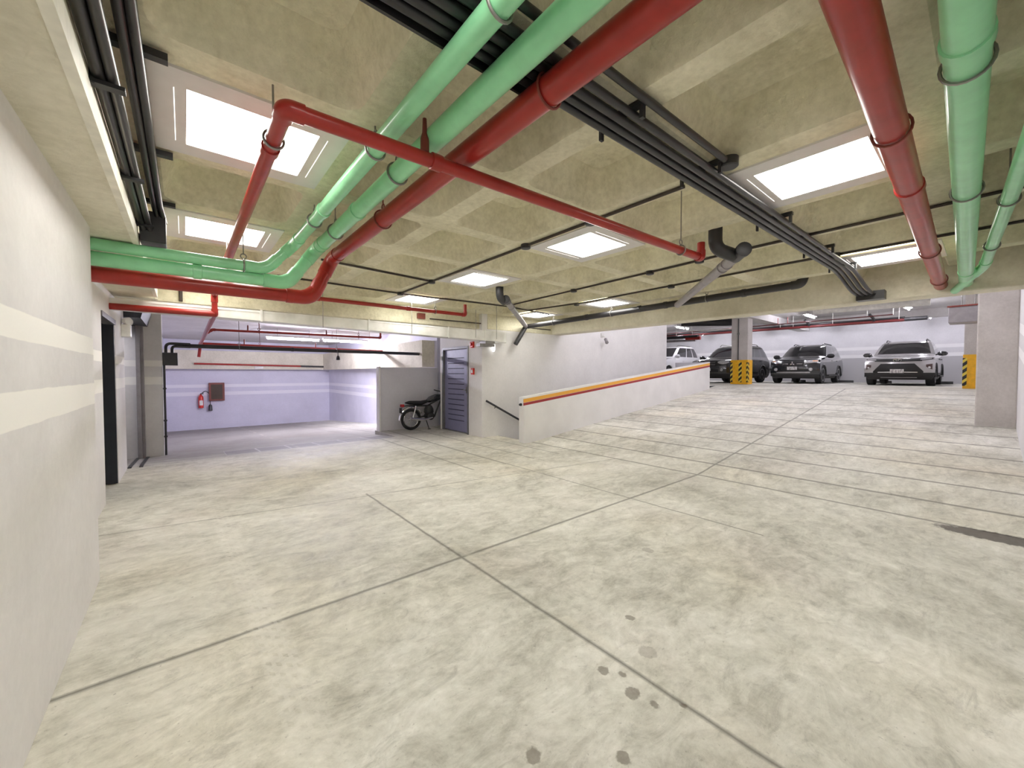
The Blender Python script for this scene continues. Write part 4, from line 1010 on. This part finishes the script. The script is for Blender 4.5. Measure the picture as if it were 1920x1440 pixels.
for (x, y, lab) in [(24.4, 3.05, 'dark wheel stop behind the silver car, left end'), (24.4, 1.2, 'dark wheel stop behind the silver car, right end'), (24.6, 4.4, 'dark wheel stop behind the black car, right end'), (24.6, 6.3, 'dark wheel stop behind the black car, left end')]:
    t = thing('wheel_stop', lab, 'wheel stop', (x, y, 1.0), 'wheel stops behind the parked cars')
    MB().prism([(x, y - .3, 1.0), (x + .16, y - .3, 1.0), (x + .12, y - .3, 1.11), (x + .04, y - .3, 1.11)], (0, .6, 0)).build('stop_block', 'concrete_stop', t, False)

# ================================================================= MOTORCYCLE
t = thing('motorcycle', 'small dark motorcycle parked against the grey partition beside the blue-grey door', 'motorcycle', (4.44, 9.36, 0))
ym = 9.38; xr_, xf_ = 4.44, 5.62; R = .275
for nm, x in (('rear_wheel', xr_), ('front_wheel', xf_)):
    w = MB().ring((x, ym, R), YA, R - .035, .035, 30, 10).build('tyre', 'rubber', t)
    m = MB(); m.ring((x, ym, R), YA, R - .075, .014, 30, 6)
    for q in range(16):
        a = q * PI / 8; m.tube((x, ym, R), (x + (R - .07) * math.cos(a), ym, R + (R - .07) * math.sin(a)), .004, 5)
    m.lathe((x, ym - .05, R), YA, [(0, .02), (.01, .05), (.09, .05), (.1, .02)], 14); m.build('rim', 'chrome', t)
MB().sweep([(xr_ + .31 * math.cos(a), ym, R + .31 * math.sin(a)) for a in [math.radians(d) for d in range(25, 186, 12)]], .028, 8).build('rear_fender', 'chrome', t)
m = MB(); P = lambda x, z, y=0: (x, ym + y, z)
m.sweep([P(4.42, R), P(4.86, .34), P(5.10, .30)], .022, 8); m.sweep([P(4.40, .62), P(4.9, .60), P(5.32, .80)], .022, 8); m.sweep([P(5.10, .30), P(5.32, .80)], .022, 8); m.sweep([P(4.86, .34), P(4.85, .6)], .02, 8); m.build('frame', 'dark_iron', t)
m = MB(); m.lathe(P(4.94, .36), (0, 0, 1), [(0, .09), (.08, .13), (.16, .12), (.24, .08), (.26, .04)], 16); m.lathe(P(4.95, .33, -.12), YA, [(0, .06), (.02, .1), (.22, .1), (.24, .06)], 16); m.build('engine', 'dark_iron', t)
m = MB(); m.loft([[P(x, z + h * math.sin(a), w_ * math.cos(a)) for a in [q * PI / 6 for q in range(12)]] for x, z, h, w_ in [(4.86, .72, .03, .05), (4.95, .76, .08, .11), (5.12, .80, .10, .13), (5.26, .82, .08, .10), (5.34, .82, .03, .05)]]); m.build('fuel_tank', 'car_black', t)
m = MB(); m.loft([[P(x, z + h * math.sin(a), w_ * math.cos(a)) for a in [q * PI / 6 for q in range(12)]] for x, z, h, w_ in [(4.30, .70, .02, .07), (4.40, .70, .05, .11), (4.70, .68, .06, .12), (4.88, .72, .04, .07)]]); m.build('seat', 'rubber', t)
for y in (.07, -.07): MB().sweep([P(xf_, R, y), P(5.36, .92, y)], .018, 8).build('fork_leg', 'chrome', t)
m = MB(); m.sweep(fillet([P(5.24, 1.0, -.27), P(5.34, .96, -.12), P(5.34, .96, .12), P(5.24, 1.0, .27)], .06), .013, 8); m.build('handlebar', 'dark_iron', t)
MB().box(4.16, ym - .05, .60, 4.24, ym + .05, .67).build('tail_light', 'tail', t, False, .012)
m = MB(); m.tube((4.40, ym, .63), (4.22, ym, .62), .016, 8); m.box(4.15, ym - .06, .45, 4.17, ym + .06, .58); m.tube((4.22, ym, .62), (4.16, ym, .55), .01, 6); m.build('plate_holder', 'dark_iron', t)
m = MB(); m.sweep([P(4.98, .30, -.14), P(4.75, .26, -.15), P(4.35, .31, -.15)], [.02, .035, .045], 12); m.build('exhaust', 'chrome', t)
m = MB(); m.sweep([P(4.44, .30, -.09), P(4.52, .62, -.11)], .02, 8); m.build('shock_absorber', 'chrome', t)
m = MB(); m.sweep([P(4.80, .30, -.08), P(4.86, .012, -.16)], .012, 8); m.box(4.83, ym - .18, 0.0, 4.90, ym - .14, .012); m.build('kickstand', 'dark_iron', t)
m = MB(); m.lathe(P(5.46, .84), (1, 0, -.1), [(-.06, .03), (-.03, .08), (.03, .085), (.035, .07)], 16); m.build('headlamp', 'lamp', t)
